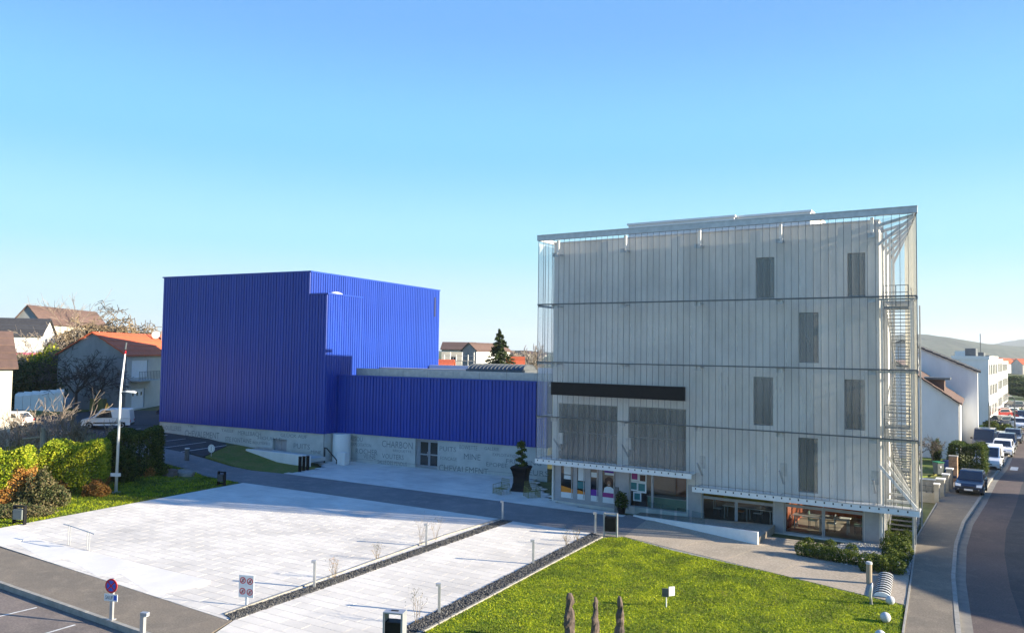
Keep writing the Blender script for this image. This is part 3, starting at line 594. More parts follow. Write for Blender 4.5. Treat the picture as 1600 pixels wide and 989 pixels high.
c = MB(); c.box(-TW+.1,-TM-.12,.12,TD-.1,TZ-.4,TZ-.3); c.box(-TM+.06,-.1,.1,TE-.12,NZ-.35,NZ-.28); c.build('roof', M['dsteel'], hall)
c = MB(); c.lathe([(.75,0),(.75,.18),(.62,.4),(.35,.55),(.05,.6)], 14, (-1.0,2.2,NZ-.3)); c.build('dome_skylight', M['lamp'], hall, smooth_=True)
x_, z_ = BW(0,0,0)
# black strip high on the sunny side, painting the shade inside a slot
sx = TD - 1.1; c = MB(); c.box(-TM+.05,-TM+.09,sx,sx+.22,TZ-3.0,TZ-.9); c.build('slot_shade_strip', M['sblack'], hall)
c = MB(); c.box(-TM+.06,-TM+.55,TD-2.4,TD-1.9,6.75,7.15); c.build('roof_unit', M['dsteel'], hall)
# concrete base, with a recessed service door
hd = rect(BW, 425, 447, 686, 706); hb = MB(); wall_holes(hb, -TW+.02, 0.0, -0.6, ZB-.002, [hd], 0.06, 0.3)
hb.quad((0,.06,-.6),(0,TS,-.6),(0,TS,ZB),(0,.06,ZB)); hb.quad((-TW+.02,.06,-.6),(-TW+.02,.06,ZB),(-TW+.02,TD,ZB),(-TW+.02,TD,-.6)); hb.quad((-TW+.02,TD,-.6),(-TW+.02,TD,ZB),(-TM,TD,ZB),(-TM,TD,-.6))
hb.build('base_wall', M['plinth'], hall)
c = MB(); c.box(hd[0]+.01,(hd[0]+hd[1])/2-.01,.3,.35,hd[2]+.01,hd[3]-.01); dr = c.build('service_door', M['alu'], hall); c = MB(); c.box((hd[0]+hd[1])/2+.01,hd[1]-.01,.3,.35,hd[2]+.01,hd[3]-.01); c.build('service_door', M['alu'], hall)
c = MB(); c.box(-.09,-.045,.035,.056,-.3,ZB-.01); c.build('downpipe', M['dsteel'], hall)
c = MB(); c.lathe([(.78,-.1),(.78,ZB-.01)], 28, (.80,1.32,0)); c.build('round_column', M['white'], hall, smooth_=False)
# lettering etched in the base
def word(parent, txt, fn, x0, x1, yt, yb, off, slant=0.0):
    a, zt = fn(x0, yt, off); a2, zb = fn(x0, yb, off); bx, _ = fn(x1, yt, off); h = zt - zb
    cu_ = bpy.data.curves.new(txt, 'FONT'); cu_.body = txt; cu_.size = 1.0; cu_.extrude = 0.0; cu_.offset = 0.0; cu_.resolution_u = 2
    t = bpy.data.objects.new('t', cu_); COL.objects.link(t); bpy.context.view_layer.update(); me = bpy.data.meshes.new_from_object(t)
    bpy.data.objects.remove(t); co = np.zeros(len(me.vertices)*3); me.vertices.foreach_get('co', co); co = co.reshape(-1,3)
    lo, hi = co.min(0), co.max(0); n = len(co); X = a + (co[:,0]-lo[0])/(hi[0]-lo[0])*(bx-a); Z = zb + (co[:,1]-lo[1])/(hi[1]-lo[1])*h
    new = np.stack([X, np.full(n, off-0.006), Z], 1); me.vertices.foreach_set('co', new.ravel()); me.materials.clear(); me.materials.append(M['letter']); me.update()
    return tagp(link('etched_word', me, parent), 'etched word ' + txt)
for w_ in (("HOUILLERES",255,283,664,671),("CHEVALEMENT",289,343,671.5,681),("TAILLE",346,365,670,674),("MERLEBACH",372,408,672.5,679),("STE FONTAINE",352,393,682,689),("GLÜCK AUF",438.5,480,675.5,682),
           ("HOUILLE",403,440,681,686),("BOUTEFEU",395,422,689,693),("PUITS",459,484.5,692,700),("MINE",486,502,703,708),("TIR",293,302,664,667)): word(hall, w_[0], BW, *w_[1:], 0.06)
# ---------------------------------------------------------------- low hall
low = thing('low_blue_wing', 'long low blue ribbed wing with lettered concrete ground floor joining both buildings', 'building', B0 + buy*TS, BROT)
LL = 19.6; BL = lambda px, py, off=0.0: onwall(px, py, B0 + buy*TS, bux, buy, off)
clad(low, (0.06,0,0), 0, LL-.06, ZB, ZR-.08)
c = MB(); c.box(.06,LL,.06,.8,ZB,ZR-.02); c.build('wall', M['blue_d'], low)
c = MB(); c.box(.06,LL,-.09,.2,ZR-.09,ZR); c.build('coping', M['blue'], low)
zf = BL(700, 579, 1.3)[1]; c = MB(); c.box(1.2,LL+.5,1.3,1.5,ZR-.3,zf)
fas = []; n = 9
for i in range(n):
    q = MB(); w = (LL+2.2)/n; q.box(1.0+i*w+.01,1.0+(i+1)*w-.01,1.25,1.45,ZR-.28,zf); q.build('fascia_panel', M['steel'], low)
c = MB(); c.box(-1.8,LL+2,.2,24,ZR-.35,ZR-.25); c.build('roof', M['steel'], low)
c = MB(); c.box(-1.8,9.0,8.5,9.1,ZR-.24,zf-.1); c.build('roof_upstand', M['cream'], low)
c = MB(); c.box(-1.8,9.0,17.5,17.8,ZR-.24,zf+.05); c.box(9,LL+2,22,22.3,ZR-.24,zf-.1); c.build('roof_upstand', M['white'], low)
xa = BL(730,575,5.0)[0]; xb = BL(815,575,5.0)[0]; rb = MB(); n = 14; R_ = 1.55   # barrel rooflight
zb_ = BL(775,569.5,6.5)[1]
v_, seg = [], 10
for i in range(seg+1):
    t = math.pi*(0.12+0.76*i/seg); v_.append((5.0+R_-R_*math.cos(t)*1.0-0.0, zb_-.62+.62*math.sin(t)))
rb.prism(v_, xa, xb, axis=0); rl = rb.build('barrel_rooflight', M['dsteel'], low)
for i in range(15):
    x = xa + (xb-xa)*i/14; q = MB(); q.tube([(x, y, z+.03) for y, z in v_], .04, 5); q.build('glazing_bar', M['dsteel'], rl)
c = MB(); c.box(xa-.1,xb+.1,4.95,8.2,ZR-.25,zb_-.40); c.build('rooflight_curb', M['dsteel'], low)
d1 = rect(BL, 648, 683, 687, 735.5); d1 = (d1[0], d1[1], 0.02, d1[3]); d2 = rect(BL, 543, 557, 679, 722); d2 = (d2[0], d2[1], 0.02, ZB-.15)
hb = MB(); wall_holes(hb, .02, LL, -.2, ZB-.004, [d1, d2], 0.06, 0.45); hb.build('base_wall', M['plinth'], low)
for s_ in (0, 1):
    m_ = (d1[0]+.25 + d1[1])/2; a = d1[0]+.25 if s_ == 0 else m_+.005; b_ = m_-.005 if s_ == 0 else d1[1]-.01
    q = MB(); f = .09; y = .3
    q.box(a,a+f,y,y+.06,.05,d1[3]-.12); q.box(b_-f,b_,y,y+.06,.05,d1[3]-.12); zz = [.05, .2, 1.02, 1.12, d1[3]-.22, d1[3]-.12]
    for k in (0,2,4): q.box(a+f,b_-f,y,y+.06,zz[k],zz[k+1])
    dl = q.build('door_leaf', M['alu'], low); q = MB(); q.quad((a+f,y+.03,.2),(b_-f,y+.03,.2),(b_-f,y+.03,1.02),(a+f,y+.03,1.02)); q.build('pane', M['glassd'], dl)
    q = MB(); q.quad((a+f,y+.03,1.12),(b_-f,y+.03,1.12),(b_-f,y+.03,d1[3]-.22),(a+f,y+.03,d1[3]-.22)); q.build('pane', M['glassd'], dl)
    q = MB(); hx = m_ + (-.12 if s_ == 0 else .12); q.box(hx-.015,hx+.015,y-.05,y-.02,.9,1.3); q.build('handle', M['steel'], dl)
q = MB(); q.box(d1[0],d1[0]+.24,.28,.34,.03,d1[3]-.001); q.box(d1[0]+.24,d1[1]-.002,.28,.34,d1[3]-.11,d1[3]-.001); q.build('door_frame', M['alu'], low)
q = MB(); q.box(d2[0]+.01,d2[1]-.01,.4,.45,.03,d2[3]-.01); q.build('side_door', M['plinth'], low)
q = MB(); q.box(.9,LL,.045,.059,.24,.262); q.build('base_groove', M['letter'], low)
for w_ in (("GRISOU",543,567,681,688),("EXPLOITATION",549,580,691,696),("CHARBON",597,645,687.5,698),("ROCHER",556,590,700,708),("VEINE",568,587,709.5,716),("BRIQUETTE",614,643,701.5,706),("VOUTERS",597,631,708,715.5),
           ("SALLE DES PENDUS",590,636,718,724),("PUITS",687,713,696.5,704),("BOWETTE",718,746,694.5,701),("GALERIE",757,780,697.5,702.5),("MINE",725,751,708,717),("EXPLOITATION",770,810,707.5,712),
           ("FONCAGE",688,714,712.5,718),("CHEVALEMENT",686,763,725,735),("EPOPEE",760,793,721.5,728),("FREYMING",791,846,716.5,723),("MINEURS",800,857,731,739)): 
    word(low, w_[0], BL, *w_[1:], 0.06)
# ================================================================ GREY SCREENED BUILDING
GB = thing('screened_building', 'pale four storey building wrapped in hanging wire mesh screens', 'building', G0, GROT)
GWd = GW(1375,600)[0]; GD = 14.7; GZ = GW(868,381)[1]; OFF = -1.05
xl = GW(840.5,500,OFF)[0]; xr = GW(1433.5,500,OFF)[0]; xs_ = GW(1081,755,OFF)[0]
ZT, R1z, R2z, R3z, B1z, B2z = 16.83, 12.46, 8.82, 5.42, 2.75, 2.06
wins = [rect(GW,1181,1210,402,466), rect(GW,1324,1352,395,463), rect(GW,1248,1279,488,567), rect(GW,1177,1208,589,665), rect(GW,1320,1352,593,672), rect(GW,1247,1278,684,770)]
big = [rect(GW,872,964,632,722), rect(GW,982,1072,637,735)]
g0 = rect(GW,866,967,730,788); g0 = (0.12, GW(967,790)[0], 0.04, 2.62)
g1 = (GW(983,790)[0], GW(1073,800)[0], GW(1030,797)[1], 2.62)
g2 = (GW(1096,800)[0], GW(1209,820)[0], GW(1110,824.5)[1], 2.05)
g3 = (GW(1225,820)[0], GW(1350,840)[0], GW(1348,849)[1], 2.05)
wb = MB(); wall_holes(wb, 0, GWd, -0.3, GZ, wins+big+[g0,g1,g2,g3], 0.0, 0.25); wb.build('front_wall', M['wallg'], GB)
wb = MB(); wb.quad((0,0,-.3),(0,0,GZ),(0,GD,GZ),(0,GD,-.3)); NX = GWd-.75; wb.quad((GWd,0,-.3),(GWd,1.3,-.3),(GWd,1.3,GZ),(GWd,0,GZ)); wb.quad((GWd,1.3,-.3),(NX,1.3,-.3),(NX,1.3,GZ),(GWd,1.3,GZ)); wb.quad((NX,1.3,-.3),(NX,GD,-.3),(NX,GD,.5),(NX,1.3,.5)); wb.quad((NX,1.3,2.6),(NX,GD,2.6),(NX,GD,GZ),(NX,1.3,GZ)); wb.quad((NX,1.3,.5),(NX,1.8,.5),(NX,1.8,2.6),(NX,1.3,2.6)); wb.quad((NX,6,.5),(NX,GD,.5),(NX,GD,2.6),(NX,6,2.6)); wb.quad((0,GD,-.3),(0,GD,GZ),(NX,GD,GZ),(NX,GD,-.3)); wb.build('side_wall', M['white'], GB)  # low opening in the side wall added to let sun into the rooms
wb = MB(); wb.box(.2,NX-.1,.2,GD-.2,GZ-.5,GZ-.4); wb.build('roof', M['steel'], GB)
wb = MB(); wb.box(-.04,GWd+.04,-.05,.25,GZ+.002,GZ+.06); wb.box(-.04,.25,.251,GD,GZ+.002,GZ+.06); wb.box(NX,GWd+.04,.251,1.34,GZ+.002,GZ+.06); wb.box(NX-.25,NX+.04,1.341,GD,GZ+.002,GZ+.06); wb.build('parapet_cap', M['alu'], GB)
for r in wins: window(GB, r, 0.15, 0.06, 1, 1, mf=M['dsteel'])
for r in big: window(GB, r, 0.12, 0.06, 6, 2, mf=M['dsteel'])
wb = MB(); a, z1 = GW(861,596.5,OFF-.2); b_, z0 = GW(1070,626.5,OFF-.2); wb.box(a,b_,OFF-.22,OFF-.1,z0,z1); wb.build('sign_band', M['black'], GB)
q = MB(); q.quad((NX-.1,1.8,.5),(NX-.1,6,.5),(NX-.1,6,2.6),(NX-.1,1.8,2.6)); q.build('side_pane', M['glass'], GB)  # unseen glazing, added with its opening to brighten the ground floor rooms
# rooms behind the ground floor glass
rm = MB(); rm.box(.26,GWd-.26,.3,.31,2.65,2.7); rm.box(.26,NX-.1,.3,6.4,2.72,2.9); rm.box(.26,NX-.1,.3,6.4,-.1,.02); rm.build('room_slab', M['roomf'], GB)
rm = MB(); rm.box(.26,6,6.2,6.4,.02,2.72); rm.box(9.2,NX-.1,6.2,6.4,.02,2.72); rm.box(.27,.4,.3,6.2,.02,2.72); rm.build('room_wall', M['room'], GB)
rm = MB(); rm.box(6,9.2,6.2,6.4,.02,2.72); rm.box(g2[1]+.5,g2[1]+.6,.6,6.2,.02,2.72); rm.box(14,g3[1],5.9,6.1,.02,2.4); rm.build('room_wall', M['roomr'], GB)
# entrance doors
q = MB(); y = .1
def fr(mb, x0, x1, z0, z1, y0=.1, y1=.17): mb.box(x0, x1, y0, y1, z0, z1)
leafs = [(875,894),(900.5,912.5),(921.5,933.5),(940,960)]; lx = [(GW(a,770)[0], GW(b2,775)[0]) for a, b2 in leafs]
edges = [g0[0]] + [v for p in lx for v in p] + [g0[1]]
q = MB()
for i in range(0, len(edges), 2): q.box(edges[i]+(.002 if i == 0 else 0), edges[i+1]-(.002 if i == len(edges)-2 else 0), .1, .17, .05, 2.6)
for a, b2 in lx: q.box(a, b2, .1, .17, .05, .28)
for a, b2 in lx: q.box(a, b2, .1, .17, 2.45, 2.6)
ent = q.build('entrance_frame', M['alu'], GB)
for k, (a, b2) in enumerate(lx):
    q = MB(); q.quad((a,.14,.28),(b2,.14,.28),(b2,.14,2.45),(a,.14,2.45)); q.build('pane', M['glass'], ent)
    q = MB(); q.box(b2-.07,b2-.03,.03,.06,.35,2.3); q.build('handle', M['steel'], ent)
    q = MB(); q.box(a+.002,b2-.002,.128,.134,.28,.62); q.build('window_sticker', M['paper'], ent)
    q = MB(); c2 = [M['orange'], M['orange'], M['purple'], M['magenta']][k]; h1, h2 = [(1.02,.86),(.86,.78),(1.0,1.0),(.9,.9)][k]
    q.add([(a+.002,.131,.621),(b2-.002,.131,.621),(b2-.002,.131,h2),(a+.002,.131,h1)], [(0,1,2,3)]); q.build('window_sticker', c2, ent)
a, b2 = lx[0]; q = MB(); q.box(a+.2,b2-.18,.128,.134,1.75,2.35); q.build('paper_notice', M['paper'], ent); q = MB(); q.box(a+.2,b2-.18,.128,.134,1.45,1.7); q.build('paper_notice', M['paper'], ent)
a, b2 = lx[1]; q = MB(); q.box(a+.05,b2-.02,.128,.134,1.45,2.3); q.build('paper_notice', M['paper'], ent); q = MB(); q.box(a+.002,b2-.002,.129,.133,.95,1.4); q.build('window_sticker', M['teal'], ent)
a, b2 = lx[2]; q = MB(); q.box(a+.03,b2-.12,.128,.134,1.75,2.05); q.build('paper_notice', M['paper'], ent)
a, b2 = lx[3]; cx = (a+b2)/2; q = MB(); q.box(a+.12,b2-.08,.128,.134,2.12,2.32); q.build('paper_notice', M['purple'], ent); q = MB(); q.box(a+.14,b2-.06,.126,.132,1.98,2.11); q.build('paper_notice', M['paper'], ent)
def disc(mb, cx, cz, rx_, rz, y, n=18): mb.poly([(cx+rx_*math.cos(t), y, cz+rz*math.sin(t)) for t in [6.2832*i/n for i in range(n)]])
q = MB(); q.poly([(cx-.36,.126,.9),(cx+.36,.126,.9),(cx+.3,.126,1.18),(cx+.12,.126,1.28),(cx-.12,.126,1.28),(cx-.3,.126,1.18)]); q.build('poster_shirt', M['paper'], ent)
q = MB(); disc(q, cx, 1.62, .27, .25, .1255); q.build('poster_hair', M['hairp'], ent); q = MB(); disc(q, cx, 1.46, .13, .19, .1245); q.build('poster_face', M['skin'], ent)
q = MB(); disc(q, cx, 1.395, .05, .02, .1235, 10); q.build('poster_smile', M['paper'], ent)
# side wall panel and shop window with postcards
q = MB(); q.box(g0[1]+.02,g1[0]-.02,-.02,-.004,.1,2.6); q.build('infill_panel', M['alu'], GB)
xm = GW(1018,795)[0]; w1 = window(GB, (g1[0],xm,g1[2],g1[3]), .1, .07, 1, 1, mg=M['glass']); w2 = window(GB, (xm+.002,g1[1],g1[2],g1[3]), .1, .07, 1, 1, mg=M['glass'])
for (px, py, s_, c2) in ((991.5,744,.26,'magenta'),(1004,747,.25,'hairp'),(990,759,.28,'paper'),(1002.5,761.5,.3,'paper'),(995.5,775.5,.26,'paper')):
    x, z = GW(px, py, .1); q = MB(); q.box(x-s_,x+s_,.11,.118,z-s_*1.05,z+s_*1.05); q.build('postcard', M['paper'], w1)
    q = MB(); q.box(x-s_*.7,x+s_*.7,.106,.109,z-s_*.7,z+s_*.75); q.build('postcard_picture', M[c2] if c2 != 'paper' else M['teal'], w1)
mt = thing('reception_counter', 'mint green counter behind the shop window right of the entrance', 'counter', G0 + gux*((xm+g1[1])/2) + guy*1.0, GROT)
q = MB(); q.box(-1.6,1.1,-.3,.3,.02,.85); q.build('counter_front', M['mint'], mt); q = MB(); q.box(-1.65,1.15,-.35,.35,.86,.92); q.build('counter_top', M['paper'], mt)
# restaurant windows: transom lights above, two big panes below
for (gg, splits) in ((g2, [(1097,1146),(1153,1206)]), (g3, [(1227,1283),(1289,1349)])):
    zt = gg[2] + (gg[3]-gg[2])*0.70; xm = (GW(splits[0][1],820)[0] + GW(splits[1][0],820)[0])/2
    window(GB, (gg[0],gg[1],zt+.002,gg[3]), .1, .06, 2 if gg is g3 else 1, 1, mg=M['glass'])
    window(GB, (gg[0],xm,gg[2],zt), .1, .08, 1, 1, mg=M['glass']); window(GB, (xm+.002,gg[1],gg[2],zt), .1, .08, 1, 1, mg=M['glass'])
q = MB(); a = GW(1184,836)[0]; q.box(a,GWd+.03,-.06,-.003,-.2,g3[2]-.12); q.build('base_wall', M['paint'], GB)
for x0, x1 in ((GW(1075,800)[0], g2[0]-.03), (g2[1]+.03, g3[0]-.03), (g3[1]+.03, GWd-.1)):
    q = MB(); q.box(x0,x1,-.02,-.003,g3[2],1.95); q.build('infill_panel', M['alu'], GB)
q = MB(); q.box(GWd-.02,GWd+.06,-.05,.4,.0,2.0); q.build('corner_post', M['paint'], GB)
# ---- screen: rails, beams, panels, cables
H_ = lambda x: B1z if x < xs_ else B2z
m_ = MB(); m_.box(xl-.05,xr+.05,OFF-.14,OFF+.1,ZT-.3,ZT); m_.box(xl-.05,xr+.06,OFF-.17,OFF+.12,ZT,ZT+.05); m_.build('top_beam', M['steel'], GB)
for z in (R1z, R2z, R3z):
    m_ = MB(); m_.box(xl-.02,xr,OFF-.07,OFF-.03,z-.035,z+.035); m_.box(xl-.02,xr,OFF+.01,OFF+.28,z-.02,z+.0); m_.build('screen_rail', M['dsteel'], GB)
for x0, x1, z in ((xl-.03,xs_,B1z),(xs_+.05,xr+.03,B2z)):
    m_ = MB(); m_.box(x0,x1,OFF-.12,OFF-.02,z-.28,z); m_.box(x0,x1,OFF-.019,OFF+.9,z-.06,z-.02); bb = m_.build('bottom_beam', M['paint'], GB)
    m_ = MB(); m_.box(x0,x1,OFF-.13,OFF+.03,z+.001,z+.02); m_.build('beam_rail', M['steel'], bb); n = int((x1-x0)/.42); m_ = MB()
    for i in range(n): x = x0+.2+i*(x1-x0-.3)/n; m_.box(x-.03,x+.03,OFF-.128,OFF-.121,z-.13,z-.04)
    tagp(m_.build('painted_beam_notches', M['black'], bb), kind='stuff')  # black blocks paint the dark inside the beam's square notches
NP = 58; pw = (xr-xl)/NP; tiers = [(R1z, ZT-.42), (R2z, R1z), (R3z, R2z), (None, R3z)]; scr_mesh = {}
for i in range(NP):
    xa_, xb_ = xl+i*pw, xl+(i+1)*pw
    for (z0, z1) in tiers:
        z0_ = H_((xa_+xb_)/2) if z0 is None else z0; key = (round(z0_,2), round(z1,2))
        if key not in scr_mesh:
            m_ = MB(); n = 5; vs = []
            for zz in (z0_+.02, z1-.02):
                for k in range(n): t = k/(n-1); vs.append((pw*t, -.015*math.sin(math.pi*t), zz))
            m_.add(vs, [(k,k+1,k+1+n,k+n) for k in range(n-1)]); scr_mesh[key] = m_.mesh('mesh_panel', M['scr'], True)
        link('mesh_panel', scr_mesh[key], GB, (xa_, OFF, 0))
m_ = MB()
for i in range(NP+1):
    x = xl+i*pw; m_.box(x-.009,x+.009,OFF-.012,OFF+.008,H_(x if i < NP else x-.1),ZT-.3)
tagp(m_.build('tension_cables', M['dsteel'], GB), kind='stuff')
cols = [GW(p, 500, OFF)[0] for p in (866, 972, 1089, 1217, 1362)]
for x in cols:
    m_ = MB(); m_.box(x-.07,x+.07,OFF+.35,OFF+.5,GZ-.9,ZT-.3); m_.build('screen_post', M['paint'], GB)
    for z in (R1z, R2z, R3z, H_(x)+.05, GZ-.7): 
        m_ = MB(); m_.box(x-.05,x+.05,OFF+.03,-.002,z-.16,z-.05); m_.box(x-.18,x+.18,OFF+.03,OFF+.12,z-.28,z-.04); m_.build('screen_bracket', M['steel'], GB)
    m_ = MB(); m_.bar((x,OFF+.1,H_(x)+1.3),(x,-.02,H_(x)+.5),.08); m_.box(x-.17,x+.17,-.03,-.001,H_(x)+.9,H_(x)+1.6); m_.build('screen_bracket', M['steel'], GB)
# left return of the screen, and the right return that closes in towards the back
def side_screen(x0, y0, x1, y1, mt_, zb, n, nm):
    L = math.hypot(x1-x0, y1-y0); ang = math.atan2(y1-y0, x1-x0); w = L/n; ms = {}
    for i in range(n):
        for (z0, z1) in tiers:
            z0_ = zb if z0 is None else z0; key = (z0_, z1)
            if key not in ms: q = MB(); q.add([(0,0,z0_+.02),(w/2,.02,z0_+.02),(w,0,z0_+.02),(0,0,z1-.02),(w/2,.02,z1-.02),(w,0,z1-.02)], [(0,1,4,3),(1,2,5,4)]); ms[key] = q.mesh('mesh_panel', mt_, True)
            link('mesh_panel', ms[key], GB, (x0+math.cos(ang)*w*i, y0+math.sin(ang)*w*i, 0), (0,0,ang))
    q = MB()
    for i in range(n+1): px_, py_ = x0+math.cos(ang)*w*i, y0+math.sin(ang)*w*i; q.box(px_-.012,px_+.012,py_-.012,py_+.012,zb,ZT-.3)
    tagp(q.build('tension_cables', M['dsteel'], GB), kind='stuff')
    for z in (ZT-.1, R1z, R2z, R3z, zb): q = MB(); q.bar((x0,y0+.05,z-.08),(x1,y1,z-.08),.1,.14 if z != ZT-.1 else .25); q.build('screen_rail', M['steel'], GB)
side_screen(xl, OFF, xl, GD-3, M['scr'], B1z, 14, 'left')
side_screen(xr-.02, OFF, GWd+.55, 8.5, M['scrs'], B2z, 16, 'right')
for k in range(5):
    y = -.75+k*2.1; t = (y-OFF)/(8.5-OFF); xe = xr-.1 + (GWd+.55-xr+.02)*t
    m_ = MB(); m_.bar((GWd+.01,y,ZT-.75),(xe,y,ZT-.35),.16,.14); m_.bar((GWd+.01,y,ZT-1.75),(xe,y,ZT-.42),.13,.13); m_.build('cantilever_bracket', M['steel'], GB)
    m_ = MB(); m_.bar((GWd+.01,y,B2z-.05),(xe,y,B2z-.05),.14,.12); m_.bar((GWd+.01,y,B2z+2.0),(xe,y,B2z+.05),.13,.13); m_.build('cantilever_bracket', M['paint'], GB)
    if k > 0: m_ = MB(); m_.box(GWd-.06,GWd+.06,y-.06,y+.06,-.1,ZT-.5); m_.build('stair_column', M['steel'], GB)
    for z in (R1z, R2z, R3z): m_ = MB(); m_.bar((GWd+.01,y,z-.12),(xe,y,z-.12),.1,.1); m_.build('cantilever_bracket', M['steel'], GB)
# escape stair between side wall and screen
sx0, sx1 = GWd+.25, GWd+1.35
levels = [0.0, 3.0, 6.0, 9.0, 12.0]
for i in range(4):
    z0, z1 = levels[i], levels[i+1]; up = (i % 2 == 0); ya, yb = (.9, 5.9) if up else (5.9, .9)
    for k in range(16):
        t = (k+.5)/16; y = ya+(yb-ya)*t; z = z0+(z1-z0)*(k+1)/17; m_ = MB(); m_.box(sx0,sx1,y-.16,y+.16,z-.035,z); m_.build('stair_tread', M['dsteel'], GB)
    for x in (sx0-.03, sx1+.03):
        m_ = MB(); m_.bar((x,ya,z0),(x,yb,z1),.05,.24); m_.bar((x,ya,z0+1),(x,yb,z1+1),.04); m_.build('stair_string', M['steel'], GB)
    ye = yb; m_ = MB(); y0_, y1_ = (ye,ye+1.3) if up else (ye-1.4,ye); m_.box(sx0,sx1,y0_,y1_,z1-.12,z1); m_.build('stair_landing', M['dsteel'], GB)
    m_ = MB(); yy = y1_ if up else y0_
    for zz in (1.05, .7, .35): m_.bar((sx0,yy,z1+zz),(sx1,yy,z1+zz),.035)
    for x in (sx0, (sx0+sx1)/2, sx1): m_.bar((x,yy,z1),(x,yy,z1+1.05),.04)
    m_.build('landing_rail', M['dsteel'], GB)
m_ = MB()
for x in (sx0-.1, sx1+.12):
    for y in (-.45, .9, 5.9): m_.box(x-.04,x+.04,y-.04,y+.04,-.1,12.4)
m_.build('stair_post', M['steel'], GB)
m_ = MB()
for i in range(6): z = 12.6+i*.0; m_.box(sx0,sx1,-.3+i*1.0,-.2+i*1.0,R1z-.25,R1z-.18)
m_.build('stair_roof_bars', M['steel'], GB)
# plant rooms on the roof
for (pa, pb, pt, off, w_, mt_) in (((982,1147,350,336),0,0,3.2,5.5,'white'),((1149,1266,338,328),0,0,3.6,4.5,'white')):
    x0, x1 = GW(pa[0],350,off)[0], GW(pa[1],350,off)[0]; zt = GW((pa[0]+pa[1])/2,(pa[2]+pa[3])/2,off)[1]
    m_ = MB(); m_.box(x0,x1,off,off+w_,GZ-.4,zt-.12); m_.build('plant_room', M[mt_], GB); m_ = MB(); m_.box(x0-.08,x1+.08,off-.08,off+w_+.08,zt-.12,zt); m_.build('plant_room_cap', M['paint'], GB)
# ================================================================ SMALL THINGS ON THE GROUND
ORD = ['first','second','third','fourth','fifth','sixth','seventh','eighth','ninth','tenth','eleventh','twelfth']
def copy_tree(o, parent=None):
    kids = list(o.children); c = o.copy(); COL.objects.link(c); c.parent = parent
    for ch in kids: copy_tree(ch, c)
    return c
# bollard lights: square post with an L head
def bollard():
    t = thing('bollard_light', 'x', 'bollard light')
    q = MB(); q.box(-.05,.05,-.05,.05,0,.98); q.build('post', M['steel'], t, bevel=.008)
    q = MB(); q.box(-.13,.05,-.055,.055,.985,1.08); hd_ = q.build('lamp_head', M['alu'], t, bevel=.01); q = MB(); q.box(-.12,-.06,-.05,.05,.968,.984); q.build('lens', M['lamp'], hd_)
    q = MB(); q.box(-.09,.09,-.09,.09,-.01,.02); q.build('base_plate', M['steel'], t)
    return t
bol = bollard(); first = True
for (px, py, l) in ((491,918,'grey bollard light nearest the four ring sign in the first gravel strip'),(666,853,'grey bollard light in the upper half of the first gravel strip'),
        (686,958,'tall grey bollard light at the near end of the second gravel strip'),(833,881,'grey bollard light halfway up the second gravel strip beside the lawn'),
        (785,812,'grey bollard light where the first gravel strip meets the asphalt path'),(930,832,'slim grey bollard light beside the black litter bin at the lawn corner'),
        (222,1013,'large grey bollard light on the brown pavement by the car park')):
    o = bol if first else copy_tree(bol); first = False; o.location = G(px, py, 0.0); o.rotation_euler.z = BROT+.5 if px != 222 else math.pi-.2; o['label'] = l; o['group'] = 'bollard lights along the paved strips'
    if px == 222: o.scale = (1.35,1.35,1.05)
# litter bins
def litter(loc, rz, label, col='dsteel', body='black', h=1.15, w=.42):
    t = thing('litter_bin', label, 'litter bin', loc, rz)
    for s in (-1,1): q = MB(); q.box(s*w-.035,s*w+.035,-.09,.09,0,h); q.build('side_post', M[col], t, bevel=.006)
    q = MB(); q.box(-w+.05,w-.05,-.16,.16,.28,h-.2); q.build('bin_body', M[body], t, bevel=.01)
    q = MB(); q.box(-w+.05,w-.05,-.09,.09,h-.07,h-.02); q.build('top_bar', M[col], t); q = MB(); q.box(-w+.05,w-.05,-.09,.09,.12,.17); q.build('lower_bar', M[col], t)
    return t
litter(G(954,838), -.3, 'black litter bin between grey posts at the corner of the lawn', 'steel', 'black', 1.2, .33)
litter(G(346,758), -.4, 'dark litter bin standing where the left lawn meets the plaza', 'black', 'dsteel', .95, .27)
litter(G(30,819), -.2, 'grey panelled bin with dark posts on the grass at the far left', 'black', 'bingrey', 1.0, .33)
t = thing('litter_bin', 'large open topped grey bin at the bottom between the plaza walk and gravel', 'litter bin', G(616,1012), BROT+.25)
for s in (-1,1): q = MB(); q.box(s*.30-.03,s*.30+.03,-.2,.2,0,1.12); q.build('side_panel', M['alu'], t)
q = MB(); q.box(-.33,.33,-.2,.2,1.121,1.17); q.build('top_plate', M['alu'], t, bevel=.005); q = MB(); q.box(-.26,.26,-.18,.18,.08,.86); q.build('bin_body', M['black'], t); q = MB(); q.box(-.12,.12,-.03,.03,1.172,1.19); q.build('ashtray', M['black'], t)
